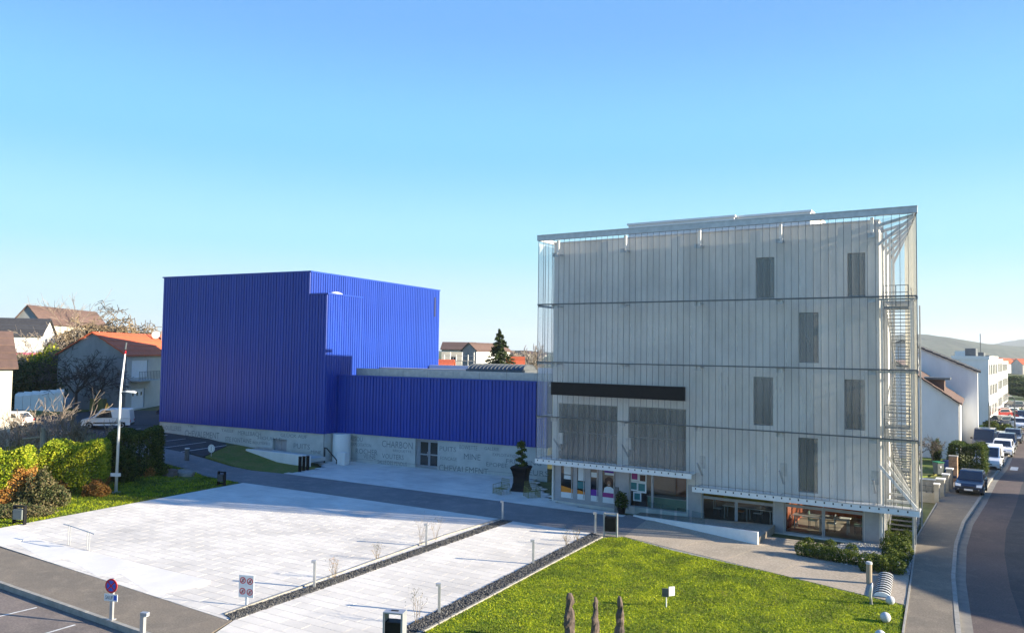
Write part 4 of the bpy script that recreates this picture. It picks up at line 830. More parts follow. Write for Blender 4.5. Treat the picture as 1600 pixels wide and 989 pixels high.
# signs
def flatdisc(mb, r, y, z, n=24, cx=0): mb.poly([(cx+r*math.cos(6.2832*i/n), y, z+r*math.sin(6.2832*i/n)) for i in range(n)])
def ring(mb, r0, r1, y, z, cx=0, n=24):
    for i in range(n):
        a, b_ = 6.2832*i/n, 6.2832*(i+1)/n; mb.quad((cx+r0*math.cos(a),y,z+r0*math.sin(a)),(cx+r1*math.cos(a),y,z+r1*math.sin(a)),(cx+r1*math.cos(b_),y,z+r1*math.sin(b_)),(cx+r0*math.cos(b_),y,z+r0*math.sin(b_)))
def sbar(mb, cx, cz, L, w, ang, y):
    c, s = math.cos(ang), math.sin(ang); mb.quad(*[(cx+a*c-b_*s, y, cz+a*s+b_*c) for a, b_ in ((-L,-w),(L,-w),(L,w),(-L,w))])
def txt(parent, s, cx, cz, w, h, y, m_):
    cu_ = bpy.data.curves.new(s, 'FONT'); cu_.body = s; cu_.offset = .003; cu_.resolution_u = 2; o = bpy.data.objects.new('t', cu_); COL.objects.link(o); bpy.context.view_layer.update(); me = bpy.data.meshes.new_from_object(o); bpy.data.objects.remove(o)
    co = np.zeros(len(me.vertices)*3); me.vertices.foreach_get('co', co); co = co.reshape(-1,3); lo, hi = co.min(0), co.max(0)
    new = np.stack([cx-w/2+(co[:,0]-lo[0])/(hi[0]-lo[0])*w, np.full(len(co), y), cz-h/2+(co[:,1]-lo[1])/(hi[1]-lo[1])*h], 1); me.vertices.foreach_set('co', new.ravel()); me.materials.clear(); me.materials.append(M[m_]); me.update()
    return link('lettering', me, parent)
t = thing('no_stopping_sign', 'round red and blue no stopping sign with a small white plate on the kerb pavement', 'road sign', G(174,968), -.25)
q = MB(); q.box(-.06,.06,-.04,.04,0,1.42); q.build('pole', M['steel'], t); q = MB(); q.box(-.11,.11,-.11,.11,-.01,.03); q.build('base_plate', M['steel'], t)
q = MB(); q.lathe([(.245,0),(.245,.02)], 28); sf = q.build('sign_disc', M['red'], t); sf.rotation_euler = (math.pi/2,0,0); sf.location = (0,-.05,1.18)
q = MB(); flatdisc(q, .185, -.0735, 1.18); q.build('blue_field', M['sblue'], t)
for a in (.785, -.785): q = MB(); sbar(q, 0, 1.18, .185, .024, a, -.0745-(a>0)*.001); q.build('cross_bar', M['red'], t)
q = MB(); q.box(-.27,.27,-.065,-.05,.66,.90); pl = q.build('sub_plate', M['paint'], t); txt(pl, 'SAUF', -.07, .78, .30, .13, -.067, 'sblack'); q = MB(); q.box(.12,.24,-.068,-.0655,.70,.86); q.build('symbol', M['sblue'], pl)
t = thing('prohibition_board', 'square white board with four red ringed symbols in the first gravel strip', 'sign', G(385,946), -.2)
q = MB(); q.box(-.04,.04,-.03,.03,0,.55); q.build('pole', M['paint'], t); q = MB(); q.box(-.30,.30,-.05,-.03,.32,1.12); q.build('board', M['paint'], t)
for i, (cx, cz) in enumerate(((-.145,.93),(.145,.91),(-.145,.54),(.145,.52))):
    q = MB(); ring(q, .085, .12, -.054, cz, cx); q.build('red_ring', M['red'], t); q = MB(); sbar(q, cx, cz, .085, .014, .785, -.056); q.build('slash', M['red'], t)
    q = MB(); q.box(cx-.02,cx+.035,-.055,-.0535,cz-.05,cz+.045); q.build('symbol', M['sblack'], t)
t = thing('round_sign', 'small round white sign on a low stem beside the shaded car park', 'sign', G(330,712.5), -.3)
q = MB(); q.box(-.02,.02,-.02,.02,0,.35); q.build('stem', M['steel'], t); q = MB(); q.lathe([(.33,0),(.33,.02)], 26); o = q.build('disc', M['paint'], t); o.rotation_euler = (math.pi/2,0,0); o.location = (0,0,.62)
q = MB(); ring(q, .25, .28, -.024, .62); q.box(-.05,.05,-.026,-.023,.42,.8); q.build('symbol', M['steel'], t)
t = thing('path_bollard', 'stout cylindrical steel bollard between the path and the shaded car park', 'bollard', G(292,719)); q = MB(); q.lathe([(.17,0),(.17,.85),(.15,.9)], 14); q.build('post', M['dsteel'], t); q = MB(); q.lathe([(.18,.9),(.18,.95)], 14); q.build('cap', M['paint'], t)
for i, px in enumerate((468.5,474.5,480.5)):
    t = thing('timber_post', ['left','middle','right'][i]+'most of three square black posts at the end of the white ramp wall' if i != 1 else 'middle of three square black posts at the end of the white ramp wall', 'post', G(px,736-(i*.8)), BROT, 'black posts by the ramp wall')
    q = MB(); q.box(-.09,.09,-.09,.09,-.05,1.1); q.build('post', M['black'], t); q = MB(); q.box(-.1,.1,-.1,.1,1.101,1.13); q.build('cap', M['dsteel'], t)
# ramp beside the hall
w_a, w_b = G(384,703.5), G(482,729); t = thing('ramp_wall', 'low white concrete wall edging the ramp along the tall blue hall', 'wall', w_a, 0); d = w_b-w_a; n_ = Vector((d.y,-d.x,0)).normalized()*-.25
q = MB(); q.hexa([Vector((0,0,-.4)),Vector((d.x,d.y,d.z-.3)),Vector((d.x,d.y,d.z-.3))+n_,Vector((0,0,-.4))+n_],[Vector((0,0,.12)),Vector((d.x,d.y,d.z+.85)),Vector((d.x,d.y,d.z+.85))+n_,Vector((0,0,.12))+n_]); q.build('wall_body', M['white'], t)
q = MB(); q.hexa([Vector((0,0,.0))+n_*1.02,Vector((d.x,d.y,d.z+.3))+n_*1.02,Vector((d.x,d.y,d.z+.3))+n_*7,Vector((0,0,.0))+n_*6],[Vector((0,0,.06))+n_*1.02,Vector((d.x,d.y,d.z+.6))+n_*1.02,Vector((d.x,d.y,d.z+.6))+n_*7,Vector((0,0,.06))+n_*6]); q.build('ramp_slab', M['plinth'], t)
r0, r1 = BW(399,700,-1.2)[0], BW(424,703,-1.2)[0]; zz = T(*(B0+bux*r0).xy)
t = thing('ramp_railing', 'short steel picket railing on the ramp below the etched lettering', 'railing', B0, BROT)
for i in range(17): x = r0+(r1-r0)*i/16; q = MB(); q.box(x-.018,x+.018,-1.22,-1.18,zz-.6,zz+.45); q.build('baluster', M['steel'], t)
q = MB(); q.box(r0-.05,r1+.05,-1.24,-1.16,zz+.451,zz+.5); q.build('handrail', M['steel'], t)
# handrail and white block by the round column
cpos = B0 + bux*1.6 + buy*.5
t = thing('stair_handrail', 'dark sloping handrail in front of the round white column', 'handrail', B0, BROT); x0, z0 = BW(509,700,-.2); x1, z1 = BW(527,722,-.2)
q = MB(); q.tube([(x0-.15,-.2,z0+.02),(x0+.1,-.2,z0),(x1,-.2,z1+.1)], .045, 6); q.build('rail', M['black'], t); q = MB(); q.box(x1-.1,x1-.03,-.24,-.17,-.05,z1+.15); q.build('post', M['black'], t); q = MB(); q.box(x0-.12,x0-.06,-.24,-.17,-.05,z0); q.build('post', M['black'], t)
a0 = BW(526.5,724,-.5)[0]; a1 = BW(538,724,-.5)[0]; t = thing('concrete_block', 'upright white concrete block beside the round column', 'block', B0, BROT); q = MB(); q.box(a0,a0+(a1-a0)*.48,-.5,.1,-.05,.98); q.build('block_half', M['white'], t); q = MB(); q.box(a0+(a1-a0)*.5,a1,-.48,.1,-.05,.98); q.build('block_half', M['white'], t)
# planter with spiral topiary
PLp = G(814,766); t = thing('planter', 'tall black waisted square planter in front of the lettered wall', 'planter', PLp, BROT+.1)
q = MB(); S_ = []
for z, w in ((0,.62),(.25,.50),(.6,.43),(.95,.43),(1.3,.50),(1.6,.62)): S_.append((z, w))
for i in range(len(S_)-1):
    z0, w0 = S_[i]; z1, w1 = S_[i+1]; q.hexa([(-w0,-w0,z0),(w0,-w0,z0),(w0,w0,z0),(-w0,w0,z0)],[(-w1,-w1,z1),(w1,-w1,z1),(w1,w1,z1),(-w1,w1,z1)])
q.build('pot', M['black'], t); q = MB(); q.box(-.55,.55,-.55,.55,1.61,1.66); q.build('soil', M['rubber'], t)
t = thing('topiary', 'small spiral clipped topiary growing out of the black planter', 'topiary', PLp + Vector((0,0,1.66)), 0)
q = MB(); q.tube([(0,0,0),(0.03,0,.7),(0,0,1.5)], .035, 5); q.build('stem', M['barkd'], t)
P_ = []
for i in range(9): a = i*1.5; p, d = blobpts(130, (.22*math.cos(a),.22*math.sin(a),.18+i*.115), (.2,.2,.11)); P_.append(p)
p, d = blobpts(420, (0,0,1.45), (.3,.3,.27)); P_.append(p); p, d = blobpts(150, (0,0,.05), (.45,.45,.12)); P_.append(p)
leafcloud('foliage', np.vstack(P_), .055, M['box'], t)
# wire armchairs
def wire_chair(loc, rz, label):
    t = thing('wire_chair', label, 'chair', loc, rz, 'wire armchairs on the forecourt')
    q = MB(); 
    for i in range(9): x = -.4+i*.1; q.tube([(x,-.42,.0),(x,-.42,.38),(x,.2,.33),(x,.34,.95)], .012, 4)
    for z in (.1,.2,.3): q.tube([(-.4,-.42,z),(.4,-.42,z)], .012, 4)
    for f_ in (.2,.4,.6,.8,1): q.tube([(-.4,.2+.14*f_,.33+.62*f_),(.4,.2+.14*f_,.33+.62*f_)], .012, 4)
    for y in (-.3,-.15,0,.12): q.tube([(-.4,y,.37),(.4,y,.37)], .012, 4)
    q.build('seat_mesh', M['olive'], t)
    for s in (-1,1):
        q = MB(); q.tube([(s*.42,-.42,0),(s*.42,-.42,.6),(s*.42,.32,.68),(s*.42,.45,0)], .02, 5)
        for k in range(6): y = -.35+k*.13; q.tube([(s*.42,y,.02),(s*.42,y,.62)], .012, 4)
        q.build('arm_frame', M['olive'], t)
wire_chair(G(784,771), BROT-.4, 'straw coloured wire armchair left of the black planter'); wire_chair(G(831,776), BROT+.8, 'straw coloured wire armchair right of the black planter')
# pot plant and post by the shop window
bp_ = G0 + gux*(g1[0]-.1) + guy*(-.9); t = thing('potted_shrub', 'dark bushy potted shrub beside the entrance under the screen', 'plant', bp_)
q = MB(); q.lathe([(.2,0),(.27,.4)], 12); q.build('pot', M['black'], t); p, d = blobpts(900, (0,0,.75), (.38,.38,.5)); leafcloud('foliage', p, .06, M['hedged'], t)
t = thing('menu_post', 'slim dark upright post right of the entrance doors', 'post', G0 + gux*(g0[1]+.25) + guy*(-.9), GROT); q = MB(); q.box(-.12,.12,-.05,.05,0,1.5); q.build('panel', M['dsteel'], t); q = MB(); q.box(-.16,.16,-.1,.1,-.01,.03); q.build('base_plate', M['steel'], t)
# ramp balustrade in front of the restaurant
f0x = GW(985,806,-1.6)[0]; f1 = G(1184,851); f1l = ((f1-G0).dot(gux), (f1-G0).dot(guy)); t = thing('access_ramp', 'white sided access ramp with a glass balustrade below the restaurant windows', 'ramp', G0, GROT)
y0r = -1.2; y1r = f1l[1]; q = MB(); q.hexa([(f0x,y0r,-.2),(f1l[0],y1r,-.2),(f1l[0],y1r+.16,-.2),(f0x,y0r+.16,-.2)],[(f0x,y0r,.06),(f1l[0],y1r,.62),(f1l[0],y1r+.16,.62),(f0x,y0r+.16,.06)]); q.build('ramp_wall', M['paint'], t)
q = MB(); q.hexa([(f0x,y0r+.17,-.1),(f1l[0],y1r+.17,-.1),(f1l[0],-.07,-.1),(f0x,-.07,-.1)],[(f0x,y0r+.17,.03),(f1l[0],y1r+.17,.3),(f1l[0],-.07,.3),(f0x,-.07,.03)]); q.build('ramp_deck', M['conc'], t)
for i in range(5):
    a, b_ = i/5*.62+.01, (i+1)/5*.62-.01; xa_, xb_ = f0x+(f1l[0]-f0x)*a, f0x+(f1l[0]-f0x)*b_; ya, yb = y0r+(y1r-y0r)*a+.08, y0r+(y1r-y0r)*b_+.08; q = MB(); q.quad((xa_,ya,.1),(xb_,yb,.1),(xb_,yb,1.0),(xa_,ya,1.0)); q.build('glass_panel', M['glassc'], t)
# restaurant furniture
for i, (x, y) in enumerate(((g2[0]+1.6,1.6),(g2[1]-1.1,1.5),(g3[0]+1.0,1.3),(g3[1]-1.6,1.5))):
    t = thing('dining_table', ['round pale dining table behind the leftmost restaurant pane','white dining table behind the second restaurant pane','long white table behind the third restaurant pane','pale table behind the last restaurant pane by the corner'][i], 'table', G0+gux*x+guy*y+Vector((0,0,.02)), GROT, 'restaurant tables')
    q = MB(); q.box(-.75,.75,-.4,.4,.72,.76); q.build('tabletop', M['paper'], t)
    for sx_ in (-.65,.65):
        for sy_ in (-.32,.32): q = MB(); q.box(sx_-.03,sx_+.03,sy_-.03,sy_+.03,0,.72); q.build('leg', M['steel'], t)
    for k, s in enumerate((-1.15, 1.15)):
        t = thing('dining_chair', ['white','orange','white','green'][i]+' dining chair on the '+('left' if k == 0 else 'right')+' of the restaurant table behind '+['the leftmost pane','the second pane','the third pane','the last pane'][i], 'chair', G0+gux*(x+s)+guy*(y+.1)+Vector((0,0,.02)), GROT, 'restaurant chairs')
        cm = [M['paper'],M['orange'],M['paper'],M['mint']][i]; q = MB(); q.box(-.22,.22,-.22,.22,.44,.49); q.build('seat', cm, t); q = MB(); q.box(s/1.15*.2-.02,s/1.15*.2+.02,-.22,.22,.49,.92); q.build('backrest', cm, t)
        for a, b_ in ((-.18,-.18),(.18,-.18),(.18,.18),(-.18,.18)): q = MB(); q.box(a-.015,a+.015,b_-.015,b_+.015,0,.44); q.build('leg', M['dsteel'], t)
# spotlight on the lawn
t = thing('lawn_floodlight', 'white double sided floodlight on a thin stalk in the lawn', 'floodlight', G(1041,948), .3); q = MB(); q.tube([(0,0,-.05),(0,0,.55)], .022, 6); q.build('stalk', M['paint'], t)
q = MB(); q.add([(-.2,-.06,.42),(.0,-.18,.42),(.0,-.18,.72),(-.2,-.06,.72),(-.18,.0,.42),(.02,-.12,.42),(.02,-.12,.72),(-.18,.0,.72)], [(0,1,2,3),(7,6,5,4),(0,4,5,1),(1,5,6,2),(2,6,7,3),(3,7,4,0)]); q.build('lamp_box', M['dsteel'], t)
q = MB(); q.box(.03,.27,-.15,-.11,.45,.78); q.build('reflector', M['paint'], t)
# wooden bollard, curved steel marker, balls, striped rack
t = thing('wooden_bollard', 'weathered wooden bollard with a pale top at the corner of the concrete pavement', 'bollard', G(1358,911)); q = MB(); q.lathe([(.115,0),(.115,.8)], 14); q.build('post', M['wood'], t); q = MB(); q.lathe([(.13,.8),(.13,.87),(.10,.9)], 14); q.build('cap', M['globe'], t)
t = thing('curved_marker', 'thin curved steel marker post standing in the lawn corner', 'post', G(1361.5,943)); q = MB(); q.tube([(0,0,0),(-.04,0,.3),(0,0,.6),(.03,0,.8)], [.05,.06,.06,.03], 7); q.build('post', M['steel'], t, smooth_=True); q = MB(); q.lathe([(.07,0),(.07,.02)], 8); q.build('base_plate', M['steel'], t)
t = thing('bed_marker', 'short pale post in the stones below the box shrubs', 'post', G(1404,893)); q = MB(); q.lathe([(.05,0),(.06,.3),(.06,.42)], 8); q.build('post', M['globe'], t); q = MB(); q.lathe([(.065,.421),(.04,.46)], 8); q.build('cap', M['steel'], t)
for i, (px, py, r, l) in enumerate(((1391,943.5,.165,'pale stone ball at the foot of the striped cycle rack'),(1383.5,971,.18,'pale stone ball on the lawn edge below the one by the striped rack'),(1375.5,1000,.18,'pale stone ball nearest the bottom edge of the lawn'))):
    p = G(px, py); bm = bmesh.new(); bmesh.ops.create_uvsphere(bm, u_segments=20, v_segments=12, radius=r); me = bpy.data.meshes.new('stone_ball'); bm.to_mesh(me); bm.free(); me.materials.append(M['globe']); me.polygons.foreach_set('use_smooth', [True]*len(me.polygons))
    tagp(link('stone_ball', me, None, p + Vector((0,0,r*.9))), l, 'stone ball', 'stone balls along the lawn edge')
ra, rb_ = G(1378,934), G(1384.5,899); t = thing('striped_rack', 'low rounded rack of pale rings with black gaps on the concrete pavement', 'cycle rack', ra, 0); dd = rb_-ra; ang = math.atan2(dd.y, dd.x); L_ = dd.length
for i in range(10):
    q = MB(); q.prism([( .30*math.cos(a_), .02+.17*math.sin(a_)) for a_ in [math.pi*k/8 for k in range(9)]], -.042, .042, axis=1); o = q.build('rack_ring', M['paint'], t, loc=dd*((i+.5)/10), rz=ang-math.pi/2)
    if i < 9: q = MB(); q.prism([( .297*math.cos(a_), .02+.167*math.sin(a_)) for a_ in [math.pi*k/8 for k in range(9)]], -.09, .09, axis=1); q.build('rack_gap', M['black'], t, loc=dd*((i+1.0)/10), rz=ang-math.pi/2)
# standing stones
for i, (px, top, w, l) in enumerate(((889,926,.22,'leftmost and tallest of the three rough brown standing stones'),(930,932,.17,'middle standing stone with a pale lit flank'),(968,931,.19,'rightmost of the three rough brown standing stones'))):
    base = G(px, 1012 - i*1.5); h = (atY(px, top, base.y).z - base.z); t = thing('standing_stone', l, 'standing stone', base, i*1.1, 'rough standing stones at the front of the lawn')
    bm = bmesh.new(); rings = []; rr = random.Random(i+5); n = 11; K_ = 12
    for k in range(K_+1):
        z = h*k/K_; f_ = 1-.55*(k/K_)**1.4; f_ *= (.72 if k == 9 else 1)*(.55 if k == K_ else 1); cx, cy = rr.uniform(-.02,.02), rr.uniform(-.02,.02)
        rings.append([bm.verts.new((cx+w*f_*(1+rr.uniform(-.26,.26))*math.cos(6.2832*j/n+.2), cy+w*f_*.8*(1+rr.uniform(-.26,.26))*math.sin(6.2832*j/n+.2), z)) for j in range(n)])
    for k in range(K_):
        for j in range(n): bm.faces.new((rings[k][j], rings[k][(j+1)%n], rings[k+1][(j+1)%n], rings[k+1][j]))
    bm.faces.new(rings[-1]); me = bpy.data.meshes.new('shaft'); bm.to_mesh(me); bm.free(); me.materials.append(M['stone']); link('shaft', me, t)
# boulders by the dark hedge
def boulder(loc, r, seed, label, m_='rock'):
    rr = random.Random(seed); bm = bmesh.new(); bmesh.ops.create_icosphere(bm, subdivisions=3, radius=1)
    ds = [Vector((rr.gauss(0,1),rr.gauss(0,1),rr.gauss(0,1))).normalized() for _ in range(12)]; cs = [rr.uniform(.55,.9) for _ in ds]
    for v in bm.verts:
        p = v.co.copy(); f_ = 1
        for d_, c_ in zip(ds, cs):
            dt = p.dot(d_)
            if dt > c_: f_ = min(f_, c_/dt)
        v.co = Vector((p.x*f_*r[0], p.y*f_*r[1], max(-.1, p.z*f_*r[2])))
    me = bpy.data.meshes.new('boulder'); bm.to_mesh(me); bm.free(); me.materials.append(M[m_]); return tagp(link('boulder', me, None, loc, (0,0,seed)), label, 'boulder', 'boulders on the shaded lawn')
boulder(G(286,742), (1.0,.6,.45), 3, 'pale grey slab like boulder on the shaded grass by the path'); boulder(G(266,741), (.8,.6,.6), 8, 'darker mossy boulder behind the pale slab near the hedge', 'stone')
# handrail on the plaza steps
t = thing('step_handrail', 'thin double posted steel handrail beside the shallow plaza steps', 'handrail', G(106,851), 0); pe = G(139,860)-G(106,851)
q = MB(); e_ = pe.normalized(); q.tube([-e_*.45+Vector((0,0,.92)), Vector((0,0,.92)), pe+Vector((0,0,.84)), pe+e_*.4+Vector((0,0,.8))], .022, 5); q.build('rail', M['steel'], t)
for p in (Vector((0,0,0)), e_*.18, pe-e_*.18, pe): q = MB(); q.tube([p, p+Vector((0,0,.9 if p.length < .5 else .83))], .02, 5); q.build('post', M['steel'], t)
# street lamp mast with leaning top
lb = G(181,769); dep = lb.y; tp = atY(195.5,553,dep); mid = atY(188.5,612,dep)
t = thing('lamp_mast', 'tall slightly leaning white lamp mast with a red tip and one arm beside the hedge', 'street lamp', lb)
q = MB(); q.tube([(0,0,0),mid-lb,tp-lb], [.10,.07,.045], 10); q.build('mast', M['paint'], t, smooth_=True); q = MB(); q.tube([tp-lb,tp-lb+Vector((.03,0,.2))], .05, 8); q.build('tip', M['red'], t)
q = MB(); q.tube([tp-lb+Vector((.0,0,.3)),tp-lb+Vector((.05,0,.75))], .06, 8); q.build('spotlight', M['dsteel'], t)
q = MB(); q.tube([mid-lb, mid-lb+Vector((.5,-.05,.03))], .03, 6); ar = q.build('arm', M['paint'], t); q = MB(); q.prism([(.35,.0),(.95,-.08),(1.0,-.0),(.8,.08),(.4,.09)], -.12, .12, axis=1); lm = q.build('lantern', M['lamp'], t); lm.location = mid-lb
q = MB(); zp = atY(182,741,dep).z-lb.z; q.box(-.33,.33,-.13,-.10,zp-.11,zp+.11); pl = q.build('name_plate', M['paint'], t); q = MB(); q.lathe([(.3,-.02),(.3,.03)], 10); q.build('foot', M['kerb'], t)
# ================================================================ PLANTS
def bush(name, label, cat, loc, shape, n, leaf, m_, group=None, rz=0.0, stems=True, squash=None):
    """shape: list of (cx,cy,cz,rx,ry,rz,share)"""
    t = thing(name, label, cat, loc, rz, group); P_, D_ = [], []
    for c in shape: p, d = blobpts(int(n*c[6]), c[:3], c[3:6], lump=.14); P_.append(p); D_.append(d)
    P_ = np.vstack(P_); D_ = np.vstack(D_); k = P_[:,2] > -.02; leafcloud('foliage', P_[k], leaf, m_, t, outward=D_[k]*.5)
    if stems:
        q = MB()
        for i in range(5): a = i*1.3; q.tube([(0,0,0),(.3*shape[0][3]*math.cos(a),.3*shape[0][4]*math.sin(a),shape[0][2]*.9)], .03, 4)
        q.build('stem', M['barkd'], t)
    return t
def boxhedge(name, label, pts, h, n, leaf, m_, group=None, m2=None, lowfrac=.25):
    """clipped hedge: leaves spread through the outer skin of a box standing on footprint pts (a,b along front; depth vec)"""
    a, b_, dv = pts; t = thing(name, label, 'hedge', a, 0, group); e = b_-a; dv = Vector(dv); P_ = np.zeros((n,3)); r = rng.random((n,3)); f_ = rng.integers(0, 5, n); r[f_==0,1] *= .12; r[f_==1,2] = 1-.10*r[f_==1,2]; r[f_==2,2] = 1-.10*r[f_==2,2]; r[f_==3,0] *= .08; r[f_==4,0] = 1-.08*r[f_==4,0]
    # rounded shoulders
    rz_ = r[:,2]; sh = np.clip((rz_-.75)/.25,0,1)**2*.07; r[:,0] = sh+(1-2*sh)*r[:,0]; r[:,1] = sh+(1-2*sh)*r[:,1]
    P_[:,0] = e.x*r[:,0]+dv.x*r[:,1]; P_[:,1] = e.y*r[:,0]+dv.y*r[:,1]; P_[:,2] = h*rz_*(1+.05*np.sin(r[:,0]*9)) + rng.normal(size=n)*.05; P_[:,:2] += rng.normal(size=(n,2))*.07
    if m2 is not None:
        low_ = (r[:,2] + .18*np.sin(r[:,0]*11+1) < lowfrac); leafcloud('browned_foliage', P_[low_], leaf, m2, t, up=.2); P_ = P_[~low_]
    leafcloud('foliage', P_, leaf, m_, t, up=.3); q = MB()
    for i in range(6): p = e*(.1+.16*i)+dv*.5; q.tube([p+Vector((0,0,-.1)), p+Vector((0,0,h*.85))], .05, 5)
    q.build('stem', M['barkd'], t); return t
hd = lambda px, py: G(px, py)
bx0, bx1 = hd(58,774), hd(162,770); boxhedge('clipped_hedge', 'big block of bright yellow green clipped hedge with rusty foot behind the grass', (bx0, bx1, (-1.2,3.0,0)), 3.0, 42000, .075, M['hedge'], 'hedges left of the plaza', M['hedgeo'], .12)
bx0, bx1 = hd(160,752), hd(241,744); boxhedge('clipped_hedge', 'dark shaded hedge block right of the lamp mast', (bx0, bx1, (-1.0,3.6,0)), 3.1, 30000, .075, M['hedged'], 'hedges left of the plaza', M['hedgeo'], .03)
bx0, bx1 = hd(-60,800), hd(38,792); boxhedge('clipped_hedge', 'yellow green hedge turning rusty orange low down at the far left', (bx0, bx1, (-1.0,2.6,0)), 3.1, 30000, .075, M['hedge'], 'hedges left of the plaza', M['hedgeo'], .55)
bush('round_shrub', 'loose grey green shrub between the orange hedge and the bright hedge', 'shrub', hd(64,792), [(0,0,.8,.9,.7,1.3,.45),(.6,.1,.5,1.0,.6,.8,.3),(-.5,-.2,.4,.8,.5,.7,.25)], 9000, .07, M['ivy'])
bush('round_shrub', 'low trailing silvery shrub on the grass edge at the far left', 'shrub', hd(18,806), [(0,0,.2,2.3,.9,.45,1)], 8000, .06, M['ivy'])
bush('round_shrub', 'small rust red shrub at the right foot of the bright hedge', 'shrub', hd(150,775), [(0,0,.35,.8,.45,.55,1)], 3500, .06, M['hedgeo'])
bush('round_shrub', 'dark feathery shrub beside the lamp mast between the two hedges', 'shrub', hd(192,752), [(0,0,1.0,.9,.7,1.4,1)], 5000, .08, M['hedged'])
bush('round_shrub', 'low spiky dark shrub between the dark hedge and the boulders', 'shrub', hd(247,741), [(0,0,.3,.8,.5,.5,1)], 2500, .08, M['hedged'])
def skeleton(mb, p, d, L, r, lev, rr, droop=0.0, spread=.55, kids=3, nseg=3, sides=4, minr=.008, shrink=.68):
    pts = [Vector(p)]; dd_ = Vector(d).normalized(); rs = [r]
    for i in range(nseg):
        dd_ = (dd_ + Vector((rr.gauss(0,.13),rr.gauss(0,.13),rr.gauss(0,.08)-droop))).normalized(); pts.append(pts[-1]+dd_*L/nseg); rs.append(max(minr, r*(1-.4*(i+1)/nseg)))
    mb.tube(pts, rs, sides if lev > 1 else 3, cap=False)
    if lev <= 0: return
    for k in range(kids + (1 if rr.random() < .4 else 0)):
        i = rr.randint(1, nseg); a = rr.uniform(0, 6.28); n_ = dd_.orthogonal().normalized(); n_.rotate(Matrix.Rotation(a, 3, dd_)); nd = (dd_*(1-spread*.5) + n_*spread*rr.uniform(.7,1.3)).normalized()
        skeleton(mb, pts[i], nd, L*shrink*rr.uniform(.75,1.15), max(minr, rs[i]*.62), lev-1, rr, droop, spread, kids, nseg, sides, minr, shrink)
def baretree(label, loc, h, r, lev, seed, m_='barkd', droop=0.0, spread=.6, kids=3, group=None, lean=(0,0), minr=.01, name='bare_tree', trunkh=.3, shrink=.68):
    rr = random.Random(seed); t = thing(name, label, 'tree', loc, 0, group); q = MB(); q.tube([(0,0,-.2),(lean[0]*.5,lean[1]*.5,h*trunkh)], [r, r*.8], 7); q.build('trunk', M[m_], t)
    q = MB()
    for k in range(kids+2):
        a = k*6.28/(kids+2)+rr.uniform(-.3,.3); skeleton(q, (lean[0]*.5,lean[1]*.5,h*trunkh*(.8+.2*rr.random())), (math.cos(a)*spread,math.sin(a)*spread,1), h*.38, r*.5, lev, rr, droop, spread, kids, minr=minr, shrink=shrink)
    q.build('crown', M[m_], t); return t
def twigshrub(label, loc, h, w, n, m_, seed, group=None):
    rr = random.Random(seed); t = thing('bare_shrub', label, 'shrub', loc, 0, group); q = MB()
    for i in range(n): a = rr.uniform(0,6.28); s_ = rr.uniform(0,1); skeleton(q, (math.cos(a)*w*.4*s_,math.sin(a)*w*.4*s_,0), (math.cos(a)*.5*s_,math.sin(a)*.5*s_,1), h*rr.uniform(.4,.75), .04, 2, rr, 0, .5, 3, minr=.018)
    q.build('twigs', M[m_], t); return t
g_ = 'leafless shrubs behind the hedges'
twigshrub('tall leafless shrub with pale twigs in front of the white van', G(95,690), 3.3, 2.6, 16, 'twigg', 1, g_); twigshrub('leafless shrub with thick pruned stems at the far left', G(30,695), 3.0, 2.6, 14, 'twigg', 2, g_)
twigshrub('spreading leafless shrub between the two pruned ones', G(62,700), 2.1, 3.0, 16, 'twigg', 3, g_); twigshrub('low tangle of pale twigs above the bright hedge', G(120,697), 1.9, 2.4, 20, 'twig', 4, g_); twigshrub('low tangle of grey twigs above the orange hedge', G(8,708), 2.0, 3.0, 16, 'twigg', 6, g_)
twigshrub('twiggy shrub reaching towards the dark hedge', G(150,694), 1.7, 2.4, 10, 'twigg', 9, g_)
t = thing('pruned_log', 'pale stump with a lopped branch above the hedges', 'stump', G(66,706)); q = MB(); q.tube([(0,0,0),(.0,0,1.9)], [.22,.18], 9); q.build('stump', M['wood'], t); q = MB(); q.tube([(0,0,1.2),(-1.6,0,1.0)], .07, 6); q.build('branch', M['wood'], t); 
for (px, py, h, s_, l) in ((523,903,.85,11,'dry brown weed near the first bollard in the gravel strip'),(590,874,.7,12,'thin dry weed halfway along the first gravel strip'),(657,850,1.3,13,'tall dry weed left of the upper bollard in the first strip'),(679,843,1.1,14,'dry weed right of the upper bollard in the first strip'),
        (650,974,1.2,15,'tall dry weed beside the bin in the second gravel strip'),(886,852,.8,16,'dry weed in the upper part of the second gravel strip'),(900,846,.7,17,'small dry weed near the slim bollard by the litter bin')):
    rr = random.Random(s_); t = thing('dry_weed', l, 'weed', G(px, py), 0, 'dry weeds in the gravel strips'); q = MB()
    for i in range(5 if h > 1 else 8): skeleton(q, (rr.uniform(-.08,.08),rr.uniform(-.08,.08),0), (rr.uniform(-.35,.35),rr.uniform(-.35,.35),1), h*.75, .008, 1, rr, 0, .4, 3, minr=.004, shrink=.4)
    q.build('stalks', M['twig'], t); p = rng.normal(size=(60,3))*np.array([.16,.16,.15])*h+np.array([0,0,h*.8]); leafcloud('seed_heads', p, .022, M['hedgeo'] if s_ == 11 else M['ivy'], t)
